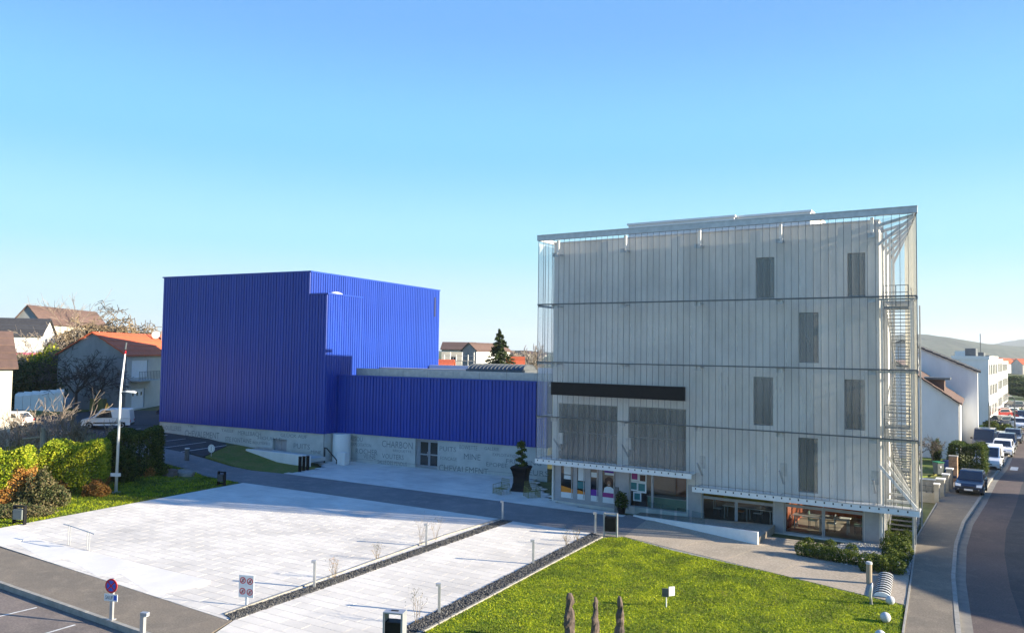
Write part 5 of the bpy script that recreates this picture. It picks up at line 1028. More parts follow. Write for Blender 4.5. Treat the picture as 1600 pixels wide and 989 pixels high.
# box shrubs
boxm = []
for k in range(5):
    p, d = blobpts(1300, (0,0,.36), (.38,.38,.42), lump=.10, shell=.25); ok = p[:,2] > 0; o = leafcloud('foliage', p[ok], .038, M['box'], None, outward=d[ok]); boxm.append(o.data); bpy.data.objects.remove(o)
stm = MB(); stm.tube([(0,0,-.05),(0,0,.4)], .03, 5); stm_me = stm.mesh('stem', M['barkd'])
def boxshrub(loc, s_, label, group):
    t = thing('box_shrub', label, 'shrub', loc, random.random()*6, group); t.scale = (s_,s_,s_*random.uniform(.9,1.15)); link('foliage', random.choice(boxm), t); link('stem', stm_me, t)
for i in range(7): 
    f_ = i/6; boxshrub(G(1252+f_*82, 867+f_*15), .82, ORD[i]+' box shrub from the left in the front row below the restaurant windows', 'box shrubs in front of the restaurant windows')
for i in range(3):
    boxshrub(G(1262+i*34, 857+i*7)+guy*.2, .75, ORD[i]+' box shrub from the left in the back row against the white base wall', 'box shrubs in front of the restaurant windows')
for i in range(5): boxshrub(G(1354+i*12, 892+(i%2)*-5+i*1.0), .95, ORD[i]+' box shrub from the left in the corner clump by the short pale post', 'box shrubs at the building corner')
rows_ = (886,873,861,850,840,831,823,816,810)
for r_, py in enumerate(rows_):
    xr_ = 1423 + (886-py)*.16
    for c_ in range(3):
        px = 1386 + (xr_-14-1386)*c_/2 + (3 if r_ % 2 else 0)
        boxshrub(G(px, py), random.uniform(.78,.98), ['wall side','middle','kerb side'][c_]+' box shrub in row '+['one','two','three','four','five','six','seven','eight','nine'][r_]+' of the bed right of the building', 'box shrubs in the bed beside the screened building')
# ================================================================ CARS
def car(label, loc, heading, L, Wd, Hh, body, kind='hatch', group=None, detail=True, cat='car', plate=None):
    """heading: unit vector the nose points to; x = forward in local space"""
    t = thing('parked_van' if cat == 'van' else 'parked_car', label, cat, loc, math.atan2(heading.y, heading.x), group)
    h = L/2; s = Hh
    if kind == 'van': low_p = [(-h,.32),(-h,1.0*s/1.9),(-h+.02,1.05*s/1.9),(h-1.0,1.08*s/1.9),(h-.12,.88*s/1.9),(h,.62),(h,.30)]; top_p = [(-h+.02,.54*s),(-h+.12,.97*s),(-h+.4,s),(h-2.0,s),(h-1.75,.97*s),(h-.95,.54*s)]; cabx = (h-1.75, h-.95)
    elif kind == 'kangoo': low_p = [(-h,.34),(-h,1.0),(h-1.15,1.06),(h-.15,.90),(h,.66),(h,.32)]; top_p = [(-h+.01,.99),(-h+.1,s*.96),(-h+.35,s),(h-1.9,s),(h-1.7,.97*s),(h-1.05,1.02)]; cabx = (h-1.7, h-1.05)
    else: low_p = [(-h,.34),(-h+.02,.82),(-h+.3,.93),(h-1.15,.93),(h-.2,.78),(h,.58),(h,.28)]; top_p = [(-h+.15,.90),(-h+.5,s*.95),(-h+.9,s),(h-1.9,s),(h-1.75,.97*s),(h-1.0,.91)]; cabx = (h-1.75, h-1.0)
    w = Wd/2; q = MB()
    # body: side profile with the sides tucked in at sill and shoulder
    rings = []; secs = [(-w*.92,.90),(-w,1.0),(w,1.0),(w*.92,.90)]
    n = len(low_p); cz = .55; vs = []
    for y, f in secs: vs += [(px_*(.985 if f < 1 else 1), y, cz+(pz-cz)*(.93 if f < 1 else 1)) for px_, pz in low_p]
    fs = [tuple(range(n)), tuple(range(4*n-1, 3*n-1, -1))]
    for k in range(3): fs += [(k*n+i, k*n+(i+1)%n, (k+1)*n+(i+1)%n, (k+1)*n+i) for i in range(n)]
    q.add(vs, fs); q.build('body', M[body], t, bevel=.03)
    q = MB(); n = len(top_p); wt = w*(.90 if kind != 'hatch' else .80); zmax = max(p[1] for p in top_p); zmin = min(p[1] for p in top_p)
    def wz(z): f = (z-zmin)/(zmax-zmin); return (w*.93)*(1-f)+wt*f
    vs = [(x, -wz(z), z) for x, z in top_p] + [(x, wz(z), z) for x, z in top_p]
    q.add(vs, [tuple(range(n)), tuple(range(2*n-1, n-1, -1))] + [(i, i+n, (i+1)%n+n, (i+1)%n) for i in range(n)]); q.build('cabin', M[body], t, bevel=.025)
    a, b_ = top_p[-2], top_p[-1]; e = .012; dx, dz = b_[0]-a[0], b_[1]-a[1]; Ln = math.hypot(dx, dz); nx_, nz_ = -dz/Ln*e*2, dx/Ln*e*2; nx_, nz_ = abs(nx_), abs(nz_)
    def P2(f, g): x = a[0]+dx*f; z = a[1]+dz*f; return (x+nx_, g*wz(z)*.88, z+nz_)
    q = MB(); q.add([P2(.06,-1),P2(.06,1),P2(.93,1),P2(.93,-1)], [(0,1,2,3)]); q.build('windscreen', M['cglass'], t)
    r0_, r1_ = top_p[0], top_p[1]; q = MB(); 
    if kind == 'hatch': q.add([(r0_[0]+(r1_[0]-r0_[0])*.1-e*2,-w*.72,r0_[1]+.06),(r0_[0]+(r1_[0]-r0_[0])*.1-e*2,w*.72,r0_[1]+.06),(r1_[0]-e*2,w*.66,r1_[1]-.03),(r1_[0]-e*2,-w*.66,r1_[1]-.03)], [(0,1,2,3)]); q.build('rear_window', M['cglass'], t)
    for g in (-1, 1):
        zb, zt = zmin+.06, zmax-.13; xs1 = cabx[1]-.22; xs0 = cabx[0]-.12; back = {'hatch': -h+.75, 'van': cabx[0]-1.15, 'kangoo': cabx[0]-.85}[kind]
        q = MB(); q.add([(back-.15,g*(wz(zb)+e),zb),(xs1,g*(wz(zb)+e),zb),(xs0,g*(wz(zt)+e),zt),(back,g*(wz(zt)+e),zt)], [(0,1,2,3)]); q.build('side_window', M['cglass'], t)
        if detail:
            q = MB(); q.box(cabx[1]-.28,cabx[1]-.1,min(g*w,g*(w+.2)),max(g*w,g*(w+.2)),zmin+.03,zmin+.2); q.build('wing_mirror', M[body if kind != 'van' else 'rubber'], t, bevel=.02)
            q = MB(); q.add([(h-.02,g*w*.55,.60),(h-.02,g*w*.93,.60),(h-.22,g*w*.97,.78),(h-.12,g*w*.55,.74)], [(0,1,2,3)]); o = q.build('headlight', M['lamp'], t); o.location.x = .02; o.location.z = .0
            q = MB(); q.lathe([(.055,0),(.055,.03)], 10); o = q.build('fog_light', M['lamp'], t); o.rotation_euler = (0,math.pi/2,0); o.location = (h-.0,g*w*.72,.40)
    for x in (-h+.72, h-.78):
        for g in (-1, 1):
            q = MB(); q.lathe([(.20,-.0),(.31,.0),(.325,.03),(.325,.17),(.31,.2),(.2,.2)], 18); ty = q.build('wheel', M['rubber'], t); ty.rotation_euler = (math.pi/2*-g,0,0); ty.location = (x,g*(w-.19),.325)
            q = MB(); q.lathe([(.0,.19),(.20,.205),(.21,.19)], 10); q.build('rim', M['steel'], ty)
    q = MB(); q.box(h-.0,h+.03,-w*.78,w*.78,.28,.44); q.box(-h-.03,-h,-w*.8,w*.8,.3,.5); q.build('bumper', M['rubber'], t)
    q = MB(); q.box(h+.031,h+.038,-.26,.26,.34,.45); q.build('number_plate', M['paper'], t)
    if detail: q = MB(); q.box(h-.004,h+.012,-w*.42,w*.42,.54,.62); q.build('grille', M['rubber'], t)
    if kind == 'kangoo':
        q = MB(); q.box(-h+.4,h-1.1,w,w+.02,.52,.62); q.box(-h+.4,h-1.1,-w-.02,-w,.52,.62); q.build('rub_strip', M['rubber'], t)
        q = MB(); q.lathe([(.22,0),(.03,.5)], 4, (.1,0,s)); q.build('roof_marker', M['amber'], t)
        for xx in (-h+.1, -h+.45, h-1.0, h-.55): q = MB(); q.add([(xx,-w-.008,.80),(xx+.16,-w-.008,.80),(xx+.08,-w-.008,.93),(xx-.08,-w-.008,.93)], [(0,1,2,3)]); q.build('warning_stripe', M['red'], t)
    for g in (-1,1): q = MB(); q.box(-h-.012,-h+.02,min(g*w*.7,g*w*.93),max(g*w*.7,g*w*.93),.62,.82); q.build('tail_light', M['red'], t)
    return t
tdir = (K[8]-K[6]); tdir.z = 0; tdir.normalize(); back_ = -tdir
def rG(px, py): p = G(px, py); p.z = -.145; return p
car('small dark blue hatchback facing the camera, parked half on the pavement', G(1518,768), back_, 3.7, 1.68, 1.5, 'cdark')
car('white delivery van facing the camera behind the dark hatchback', rG(1551,729)+Vector((0,.5,0)), back_, 4.9, 1.95, 1.93, 'cwhite', 'van', cat='van')
gp = 'cars parked along the street'
car('white saloon just behind the white delivery van', rG(1567,708), back_, 4.4, 1.8, 1.5, 'cwhite', group=gp)
car('dark car behind the white saloon on the street', rG(1573,697), back_, 4.3, 1.8, 1.55, 'cdark', group=gp)
car('dark blue car parked nose out beside the white house wall', rG(1558,693), back_, 4.3, 1.8, 1.5, 'cdark', group=gp)
car('grey car farthest up the row beyond the white saloon', rG(1583,688), back_, 4.3, 1.8, 1.5, 'cgrey', group=gp)
car('tall black van parked against the corner of the far white house', rG(1539,702), back_, 4.6, 1.95, 2.3, 'cdark', 'van', cat='van')
car('dark blue estate on the grass car park before the apartment blocks', rG(1563,664), Vector((-1,-.3,0)).normalized(), 4.4, 1.8, 1.5, 'cdark')
car('red car parked under the second apartment block', rG(1560,651), Vector((-1,-.3,0)).normalized(), 4.2, 1.8, 1.5, 'cred'); car('silver car next to the red one below the apartment blocks', rG(1573,649), Vector((-1,-.3,0)).normalized(), 4.2, 1.8, 1.5, 'cgrey')
car('white car at the right edge beyond the crossing', rG(1594,668), Vector((-.4,-1,0)).normalized(), 4.3, 1.8, 1.5, 'cwhite'); car('dark car at the right edge behind the distant white one', rG(1598,655), Vector((-.4,-1,0)).normalized(), 4.3, 1.8, 1.5, 'cdark')
car('dark car in front of the low orange roofed bungalow', rG(1583,638), Vector((-1,-.3,0)).normalized(), 4.3, 1.8, 1.6, 'cdark')
vl = G(168,668.5); car('white utility van with an amber roof marker parked below the red roofed house', vl, Vector((-.97,-.24,0)).normalized(), 4.25, 1.83, 1.85, 'cwhite', 'kangoo', cat='van')
car('white car half hidden behind the bare shrubs at the far left', G(8,668), Vector((-1,0,0)), 4.2, 1.8, 1.45, 'cwhite'); car('dark car peeping out behind the left corner of the tall blue hall', G(251,653)+Vector((1.2,1.5,0)), Vector((-1,.1,0)), 4.0, 1.75, 1.5, 'cdark')
# ================================================================ HOUSES
def gable_roof(parent, x0, x1, y0, y1, ze, zr, m_, over=.3, axis='y', trim=None, name='roof', tiles=True):
    """ridge along local y (axis y) or x"""
    q = MB(); th = .16
    if axis == 'y':
        xm = (x0+x1)/2; sl = (zr-ze)/(xm-x0)
        for s in (-1, 1):
            xe = xm + s*(xm-x0+over); zee = zr - sl*(xm-x0+over); nrow = max(4, int((xm-x0)/.7))
            for r in range(nrow):
                a, b_ = r/nrow, (r+1)/nrow; xa, xb = xm+(xe-xm)*a, xm+(xe-xm)*b_; za, zb = zr+(zee-zr)*a, zr+(zee-zr)*b_
                ya, yb = y0-over, y1+over; off = .05
                pts = [(xa,ya,za),(xb,ya,zb+off),(xb,yb,zb+off),(xa,yb,za)]; q.hexa([(p[0],p[1],p[2]-th) for p in pts], pts)
    else:
        ym = (y0+y1)/2; sl = (zr-ze)/(ym-y0)
        for s in (-1, 1):
            ye = ym+s*(ym-y0+over); zee = zr-sl*(ym-y0+over); nrow = max(4, int((ym-y0)/.7))
            for r in range(nrow):
                a, b_ = r/nrow, (r+1)/nrow; ya, yb = ym+(ye-ym)*a, ym+(ye-ym)*b_; za, zb = zr+(zee-zr)*a, zr+(zee-zr)*b_
                pts = [(x0-over,ya,za),(x0-over,yb,zb+.05),(x1+over,yb,zb+.05),(x1+over,ya,za)]; q.hexa([(p[0],p[1],p[2]-th) for p in pts], pts)
    return q.build(name, m_, parent)
def house(label, O, rz, w, d, ze, zr, wall, roof, axis='y', base=-.5, front=None, openings=(), over=.3, cat='house', name='house', side=None):
    """local box x 0..w (front y=0), y 0..d"""
    t = thing(name, label, cat, O, rz); q = MB()
    hs = [o for o in openings if o[0] == 'f']; wall_holes(q, 0, w, base, ze, [o[1] for o in hs], 0, .15)
    if axis == 'y': q.poly([(0,0,ze),(w,0,ze),(w/2,0,zr)])
    q_ = MB()
    if axis == 'y': q_.poly([(0,d,ze),(w/2,d,zr),(w,d,ze)])
    else: q_.poly([(0,0,ze),(0,d/2,zr),(0,d,ze)])
    q.build('front_wall', front or wall, t); q = q_
    q.quad((0,0,base),(0,0,ze),(0,d,ze),(0,d,base)); q.quad((0,d,base),(0,d,ze),(w,d,ze),(w,d,base)); q.build('wall', wall, t)
    q = MB(); ss = [o[1] for o in openings if o[0] == 's']   # right side wall, openings given along y
    ys = sorted({0, d, *[v for o in ss for v in o[:2]]}); zs = sorted({base, ze, *[v for o in ss for v in o[2:]]})
    for i in range(len(ys)-1):
        for j in range(len(zs)-1):
            cy, cz = (ys[i]+ys[i+1])/2, (zs[j]+zs[j+1])/2
            if any(o[0] < cy < o[1] and o[2] < cz < o[3] for o in ss): continue
            q.quad((w,ys[i],zs[j]),(w,ys[i+1],zs[j]),(w,ys[i+1],zs[j+1]),(w,ys[i],zs[j+1]))
    for a, b_, c, e in ss: 
        for v in (((w,a,c),(w-.15,a,c),(w-.15,a,e),(w,a,e)),((w,b_,c),(w,b_,e),(w-.15,b_,e),(w-.15,b_,c)),((w,a,e),(w-.15,a,e),(w-.15,b_,e),(w,b_,e)),((w,a,c),(w,b_,c),(w-.15,b_,c),(w-.15,a,c))): q.quad(*v)
    if axis != 'y': q.poly([(w,0,ze),(w,d,ze),(w,d/2,zr)])
    q.build('side_wall', side or wall, t)
    for o in hs: window(t, o[1], .08, .05, 2, 1, mf=M['paint'])
    for o in [o for o in openings if o[0] == 's']:
        a, b_, c, e = o[1]; q = MB(); q.box(w-.14,w-.10,a,b_,c,e); fo = q.build('window', M[o[2] if len(o) > 2 else 'paint'], t); q = MB(); q.box(w-.098,w-.09,a+.08,b_-.08,c+.08,e-.08)
        if len(o) <= 2: q.build('pane', M['glassd'], fo)
    gable_roof(t, 0, w, 0, d, ze, zr, roof, over, axis); return t
# -- red roofed house
c0 = G(194,641.5); rz = math.radians(1); W1 = 7.6; O1 = c0 - Vector((math.cos(rz),math.sin(rz),0))*W1
ze1 = atY(196,553,c0.y).z - c0.z; ridge = atY(146,518,c0.y-.9).z - c0.z
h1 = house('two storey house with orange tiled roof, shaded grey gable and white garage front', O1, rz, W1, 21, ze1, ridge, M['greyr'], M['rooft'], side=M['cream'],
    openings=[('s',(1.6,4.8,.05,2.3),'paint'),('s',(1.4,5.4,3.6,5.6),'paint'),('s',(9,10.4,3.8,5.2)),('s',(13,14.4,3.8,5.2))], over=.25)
q = MB(); q.box(W1,W1+1.1,1.0,6.2,3.2,3.36); bal = q.build('balcony', M['plinth'], h1); q = MB()
for i in range(14): y = 1.05+i*.39; q.box(W1+1.04,W1+1.08,y-.012,y+.012,3.36,4.3)
q.box(W1+1.03,W1+1.09,1.0,6.2,4.3,4.34); q.build('balcony_railing', M['dsteel'], bal)
for i in range(3): q = MB(); y = 1.95+i*1.0; q.box(W1-.095,W1-.085,y,y+.35,1.5,1.9); q.build('garage_light', M['glassd'], h1)
q = MB(); q.box(W1-2.6,W1-1.9,14.5,15.3,ze1+.9,ridge+.55); ch = q.build('chimney', M['cream'], h1); q = MB(); q.lathe([(.02,0),(.5,.14)], 16); o = q.build('satellite_dish', M['paint'], h1); o.location = (W1-2.4,12.6,ridge-.1); o.rotation_euler = (math.pi/2.3,0,.2)
q = MB(); q.tube([(W1+.06,.1,0),(W1+.06,.1,ze1)], .05, 6); q.build('downpipe', M['steel'], h1)
def far(px, py, Y): return atY(px, py, Y)
def houseby(label, pxl, pxr, py_eave, py_ridge, Y, d, wall, roof, rz=0, base=2.5, **k):
    L = far(pxl, py_eave, Y); R = far(pxr, py_eave, Y); w = (R-L).length; z0 = base; return house(label, Vector((L.x, Y, z0)), rz, w, d, L.z-z0, far((pxl+pxr)/2, py_ridge, Y).z-z0, wall, roof, base=-3, **k)
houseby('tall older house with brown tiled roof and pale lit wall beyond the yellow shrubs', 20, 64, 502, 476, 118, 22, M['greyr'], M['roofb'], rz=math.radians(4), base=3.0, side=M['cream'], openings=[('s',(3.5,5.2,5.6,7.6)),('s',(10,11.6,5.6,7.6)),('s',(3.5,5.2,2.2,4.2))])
h3 = houseby('low slate roofed house with pink trim at the far left', -60, 47, 521, 494, 100, 9, M['white'], M['roofd'], rz=math.radians(20), base=3.0, axis='x', openings=[('f',(9.2,10.8,3.0,4.6)),('f',(6.2,7.4,3.2,4.6))])
q = MB(); q.box(5.5,9.2,-.14,-.01,-2,7.0); q.build('white_bay', M['paint'], h3)
q = MB(); q.box(4.6,9.3,-.25,-.02,5.0,5.35); q.build('pink_trim', M['pink'], h3)
L4 = at(20,660,1.2); L4 = Vector((far(19,600,62).x, 62, .6)); hw = 9.0
r4 = math.radians(40); h4 = house('white house corner with mossy roof at the left edge of the view', L4-Vector((math.cos(r4),math.sin(r4),0))*hw, r4, hw, 8, far(18,570,62).z-.6, far(18,570,62).z+2.2, M['cream'], M['roofb'], axis='x', over=.35, openings=[('f',(6.6,7.5,3.0,4.4))])
# garden wall, pool tarp, container
a, b_ = G(22,640), G(98,643); t = thing('garden_wall', 'low white garden wall behind the lawn left of the red roofed house', 'wall', a); d = b_-a
for i in range(6): q = MB(); f0_, f1_ = i/6+.004, (i+1)/6-.004; q.hexa([d*f0_,d*f1_,d*f1_+Vector((0,.2,0)),d*f0_+Vector((0,.2,0))],[d*f0_+Vector((0,0,1.5+.1*i)),d*f1_+Vector((0,0,1.5+.1*i)),d*f1_+Vector((0,.2,1.9+.1*i)),d*f0_+Vector((0,.2,1.9+.1*i))]); q.build('wall_bay', M['paint'], t)
t = thing('covered_pool', 'round garden pool covered with a pale blue tarpaulin', 'pool', G(88,638)+Vector((0,1.5,0))); q = MB(); q.lathe([(2.3,0),(2.35,1.1),(2.2,1.2)], 22); q.build('pool_side', M['tarp'], t); q = MB(); q.lathe([(2.2,1.2),(1.2,1.28),(.1,1.3)], 22); q.build('tarpaulin', M['tarp'], t)
t = thing('oil_tank', 'olive green tank standing against the shaded gable', 'tank', G(153,642)); q = MB(); q.box(-.75,.75,-.4,.4,.05,1.35); q.build('tank_body', M['olive'], t, bevel=.08); q = MB(); q.lathe([(.12,1.35),(.12,1.45)], 10); q.build('filler_cap', M['black'], t); q = MB(); q.box(-.75,.75,-.45,.45,0,.05); q.build('base', M['kerb'], t)
# trees on the left
g_ = 'trees around the houses on the left'
wl_ = far(190,540,112); wl_.z = 3; baretree('big weeping tree with drooping straw coloured branches behind the red roof', wl_, 14.5, .45, 5, 21, 'twig', droop=.20, spread=1.15, kids=4, group=g_, minr=.05)
wl2 = far(150,540,108); wl2.z = 3; baretree('smaller brown weeping tree in front of the brown roofed house', wl2, 12, .3, 5, 22, 'bark', droop=.19, spread=1.0, kids=4, group=g_, minr=.045)
wl3 = far(228,540,116); wl3.z = 3; baretree('straw coloured bare tree nearest the tall blue hall', wl3, 13.5, .35, 5, 23, 'twig', droop=.20, spread=1.1, kids=3, group=g_, minr=.055)
baretree('dark bare tree spreading in front of the shaded gable', G(118,645), 7.5, .16, 4, 24, 'barkd', droop=.0, spread=.8, kids=3, group=g_, minr=.022)
baretree('dark bare tree right of the spreading one against the gable', G(150,644), 6.0, .12, 3, 28, 'barkd', droop=.0, spread=.7, kids=3, group=g_, minr=.022)
tb = far(97,540,125); tb.z = 3; baretree('slender bare tree sticking up above the brown roof ridge', tb, 14, .15, 3, 25, 'twigg', droop=0, spread=.4, kids=3, group=g_, minr=.025)
tb = far(45,560,88); tb.z = 2.5; baretree('thin grey bare tree in front of the pink trimmed house', tb, 9, .12, 3, 26, 'twigg', droop=0, spread=.5, kids=3, group=g_, minr=.02)
def eg(label, px, pyb, Y, shape, n, leaf, m_): p = far(px, pyb, Y); p.z = 2.5; return bush('evergreen_shrub', label, 'shrub', p, shape, n, leaf, M[m_], g_)
eg('dark rounded evergreen mass behind the garden wall', 45, 600, 86, [(0,0,2.4,4.2,2,2.6,.5),(3,0,2.4,2.6,1.6,2.4,.25),(-4,0,2.2,2.6,1.6,2.2,.25)], 15000, .16, 'conif')
eg('tall green conifer left of the red roofed house', 76, 600, 90, [(0,0,3.0,2.4,1.8,3.6,.7),(1.6,0,4.2,1.5,1.2,2.2,.3)], 9000, .16, 'hedge')
eg('golden yellow shrub above the dark evergreens', 50, 600, 94, [(0,0,4.2,1.9,1.5,1.6,.6),(-2.2,0,3.6,1.5,1.3,1.5,.4)], 5000, .15, 'yellow')
eg('olive green shrub at the edge of the slate roofed house', 24, 600, 92, [(0,0,3.6,1.8,1.5,2.2,1)], 4500, .15, 'ivy')
eg('dark green shrub low behind the garden wall on the left', 28, 610, 84, [(0,0,1.8,2.0,1.6,2.0,1)], 5000, .15, 'conif')
# ---------------------------------------------------------------- middle distance, over the low roof
def conifer(label, loc, h, r, n, group=None):
    t = thing('spruce_tree', label, 'tree', loc, 0, group); q = MB(); q.tube([(0,0,-.3),(0,0,h*.97)], [.2,.02], 7); q.build('trunk', M['barkd'], t)
    nb = 150; P_ = []; 
    for i in range(nb):
        f = (i+.5)/nb; z = h*(.12+.86*f); R_ = r*(1-f)**.85*random.uniform(.65,1.18)+.08; a = random.uniform(0,6.28); k = int(n/nb*(1.5-f)); s = rng.random(k)
        x = np.cos(a)*R_*s + rng.normal(size=k)*.16*(1.1-f); y = np.sin(a)*R_*s + rng.normal(size=k)*.16*(1.1-f); P_.append(np.stack([x, y, z - .25*R_*s + rng.normal(size=k)*.10], 1))
    leafcloud('crown', np.vstack(P_), .10, M['conif'], t, up=.5); return t
sp_ = far(780,572,112); sp_.z = 0; conifer('tall dark spruce rising above the low blue wing roof', sp_, far(780,513,112).z, 5.0, 42000)
Ys = 150
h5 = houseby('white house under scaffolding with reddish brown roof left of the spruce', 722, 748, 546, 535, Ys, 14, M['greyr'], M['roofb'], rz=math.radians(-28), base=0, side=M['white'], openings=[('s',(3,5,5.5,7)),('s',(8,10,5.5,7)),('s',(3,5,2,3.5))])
h6 = houseby('long brown roofed building behind the scaffolded house', 690, 740, 545, 534, Ys+18, 10, M['cream'], M['roofb'], base=0, axis='x', openings=[('f',(2,3.2,6.5,8)),('f',(4.5,5.5,6.5,8))])
sc = thing('scaffolding', 'steel tube scaffold wrapped round the white house', 'scaffold', Vector((far(694,560,Ys-4).x, Ys-4, 0)))
for i in range(7):
    for j in (0, 1.2): q = MB(); q.tube([(i*1.15,j,0),(i*1.15,j,8.6+ (i%2)*.5)], .035, 4); q.build('standard', M['steel'], sc)
for z in (3.0, 5.2, 7.4, 8.4):
    q = MB(); q.tube([(-.4,0,z),(7.4,0,z)], .035, 4); q.build('ledger', M['steel'], sc); q = MB(); q.box(-.2,7.1,0.05,1.15,z-.95,z-.88); q.build('platform', M['wood'], sc)
houseby('low building with bright orange roof behind the hall corner', 680, 704, 578, 562, 120, 9, M['cream'], M['rooft'], base=0, axis='x')
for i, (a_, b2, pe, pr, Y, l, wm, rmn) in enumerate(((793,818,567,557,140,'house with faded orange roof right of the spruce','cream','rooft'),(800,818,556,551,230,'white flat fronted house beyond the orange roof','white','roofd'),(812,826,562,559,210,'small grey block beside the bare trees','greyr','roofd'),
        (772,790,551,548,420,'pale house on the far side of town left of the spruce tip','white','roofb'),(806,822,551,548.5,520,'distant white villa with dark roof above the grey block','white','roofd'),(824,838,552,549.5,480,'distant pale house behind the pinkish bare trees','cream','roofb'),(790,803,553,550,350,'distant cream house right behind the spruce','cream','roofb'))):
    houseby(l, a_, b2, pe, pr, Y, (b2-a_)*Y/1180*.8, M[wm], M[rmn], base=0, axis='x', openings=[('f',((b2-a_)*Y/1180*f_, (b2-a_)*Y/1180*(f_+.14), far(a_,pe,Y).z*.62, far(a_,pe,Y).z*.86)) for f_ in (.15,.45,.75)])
for i, px in enumerate((828,834,840)):
    p = far(px,575,170+i*8); p.z = 0; baretree('pinkish leafless poplar, '+['left','middle','right'][i]+' of the three beside the mesh screen', p, far(px,549,170).z+i*.4, .2, 3, 40+i, 'twigg', spread=.3, kids=3, group='bare poplars behind the low wing', minr=.05)
# ---------------------------------------------------------------- right hand side
kd = tdir; kn = Vector((kd.y, -kd.x, 0)); rzr = math.atan2(kn.y, kn.x)   # gables square to the street
def rhouse(label, px, py_base, py_eave, w, pitch, d, wall, roof, **k):
    c = G(px, py_base); ze = atY(px, py_eave, c.y).z; O = c - gux*w; return house(label, Vector((O.x,O.y,0)), GROT, w, d, ze, ze + w/2*pitch, wall, roof, **k), c
hA, cA = rhouse('nearer white gabled house with dark red verge and a dormer, right of the mesh building', 1499, 718, 628, 10.5, .72, 11, M['white'], M['roofb'], over=.28)
q = MB(); q.box(7.6,9.3,1.5,4.5,5.2,7.3); dm = q.build('dormer', M['roofb'], hA); q = MB(); q.box(6.4,9.8,1.2,4.8,7.31,7.5); q.build('dormer_roof', M['dsteel'], dm)
q = MB(); q.tube([(10.56,-.06,0),(10.56,-.06,5.0),(10.75,-.06,5.3)], .05, 6); q.build('downpipe', M['steel'], hA)
hB, cB = rhouse('taller plain white gabled house behind the one with the dormer', 1529, 700, 579, 14, .46, 12, M['white'], M['roofd'], over=.3)
for i, (px, pb, pt, w, l) in enumerate(((1546,664,562,4.5,'nearest pale apartment block with shaded blue gable beyond the white houses'),(1556,650,566,4.5,'second apartment block stepping back along the street'),(1566,640,569,4.5,'third apartment block farthest along the street'))):
    c = G(px, pb); zt = atY(px, pt, c.y).z; d = 15.0; O = c - kn*w; t = thing('apartment_block', l, 'building', Vector((O.x,O.y,0)), rzr, 'apartment blocks along the street')
    q = MB(); q.box(0,w,0,d,-.5,zt); q.build('wall', M['white'], t); q = MB(); q.box(-.1,w+.12,-.1,d+.1,zt+.002,zt+.5); q.build('parapet', M['paint'], t); q = MB(); q.box(w*.3,w*.6,3,6,zt+.5,zt+1.6); q.build('roof_house', M['dsteel'], t)
    for r_ in range(3):
        for c_ in range(5): a = .8+c_*2.8; z = 1.2+r_*2.9; q = MB(); q.box(w+.002,w+.05,a,a+1.5,z,z+1.5); o = q.build('window', M['dsteel'], t); q = MB(); q.box(w+.052,w+.06,a+.08,a+1.42,z+.08,z+1.42); q.build('pane', M['glassd'], o)
c = G(1516,668); zt = atY(1516,551,c.y+30).z; t = thing('apartment_block', 'wider block with a stepped white parapet behind the plain white house', 'building', Vector((far(1478,560,c.y+30).x, c.y+30, 0)), rzr*.6); ww = (far(1544,560,c.y+30).x-far(1478,560,c.y+30).x)
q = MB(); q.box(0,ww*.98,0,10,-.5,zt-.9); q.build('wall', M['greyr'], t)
for i in range(5): q = MB(); q.box(ww*(.38+.12*i),ww*(.38+.12*(i+1))-.05,-.1,10,zt-.89,zt+.3-.35*i); q.build('parapet', M['paint'], t)
q = MB(); q.tube([(ww*.8,4,zt-.5),(ww*.8,4,zt+3.4)], .07, 5); q.build('aerial', M['dsteel'], t)
c = far(1582,622,190); t = house('low bungalow with bright orange roof at the end of the street', Vector((far(1566,622,190).x,190,0)), 0, 3.6, 9, far(1576,622,190).z, far(1576,617,190).z, M['white'], M['rooft'], axis='x')
g_ = 'trees beyond the apartment blocks'
for i, (px, pt, Y, r, l) in enumerate(((1583,588,240,5.5,'round dark evergreen beyond the orange bungalow'),(1594,596,220,4.5,'dark tree at the right edge beyond the street'),(1574,592,260,4,'dark tree just right of the third apartment block'),(1600,606,180,3.2,'lower bushy tree at the right edge of the view'))):
    p = far(px, 600, Y); p.z = 0; h = far(px, pt, Y).z; bush('broad_tree', l, 'tree', p, [(0,0,h*.62,r,r,h*.40,.6),(r*.4,0,h*.45,r*.7,r*.7,h*.3,.4)], 6000, .38, M['conif'], g_)
for i, (px, py, r, l) in enumerate(((1549,680,.9,'left of two round shrubs on the street verge'),(1573,683,.8,'right of two round shrubs on the street verge'))):
    bush('round_shrub', l, 'shrub', G(px, py), [(0,0,r,r,r,r,1)], 1500, .12, M['box'], 'shrubs on the verge')
sheet('verge_grass', XY(GP([(1530,664),(1578,655),(1590,672),(1572,688),(1530,690)])), M['lawn'], -.02, .2)
sheet('house_garden', XY(GP([(1436,712),(1500,716),(1478,738),(1436,744)])), M['grassd'], -.02, .2)
t = thing('street_light', 'slim dark street light on the verge before the apartment blocks', 'street lamp', G(1546,683)); q = MB(); q.tube([(0,0,0),(0,0,4.0),(.25,0,4.4),(.8,0,4.5)], [.09,.06,.05,.04], 7); q.build('pole', M['dsteel'], t); q = MB(); q.box(.6,1.3,-.12,.12,4.45,4.55); q.build('lantern', M['steel'], t)
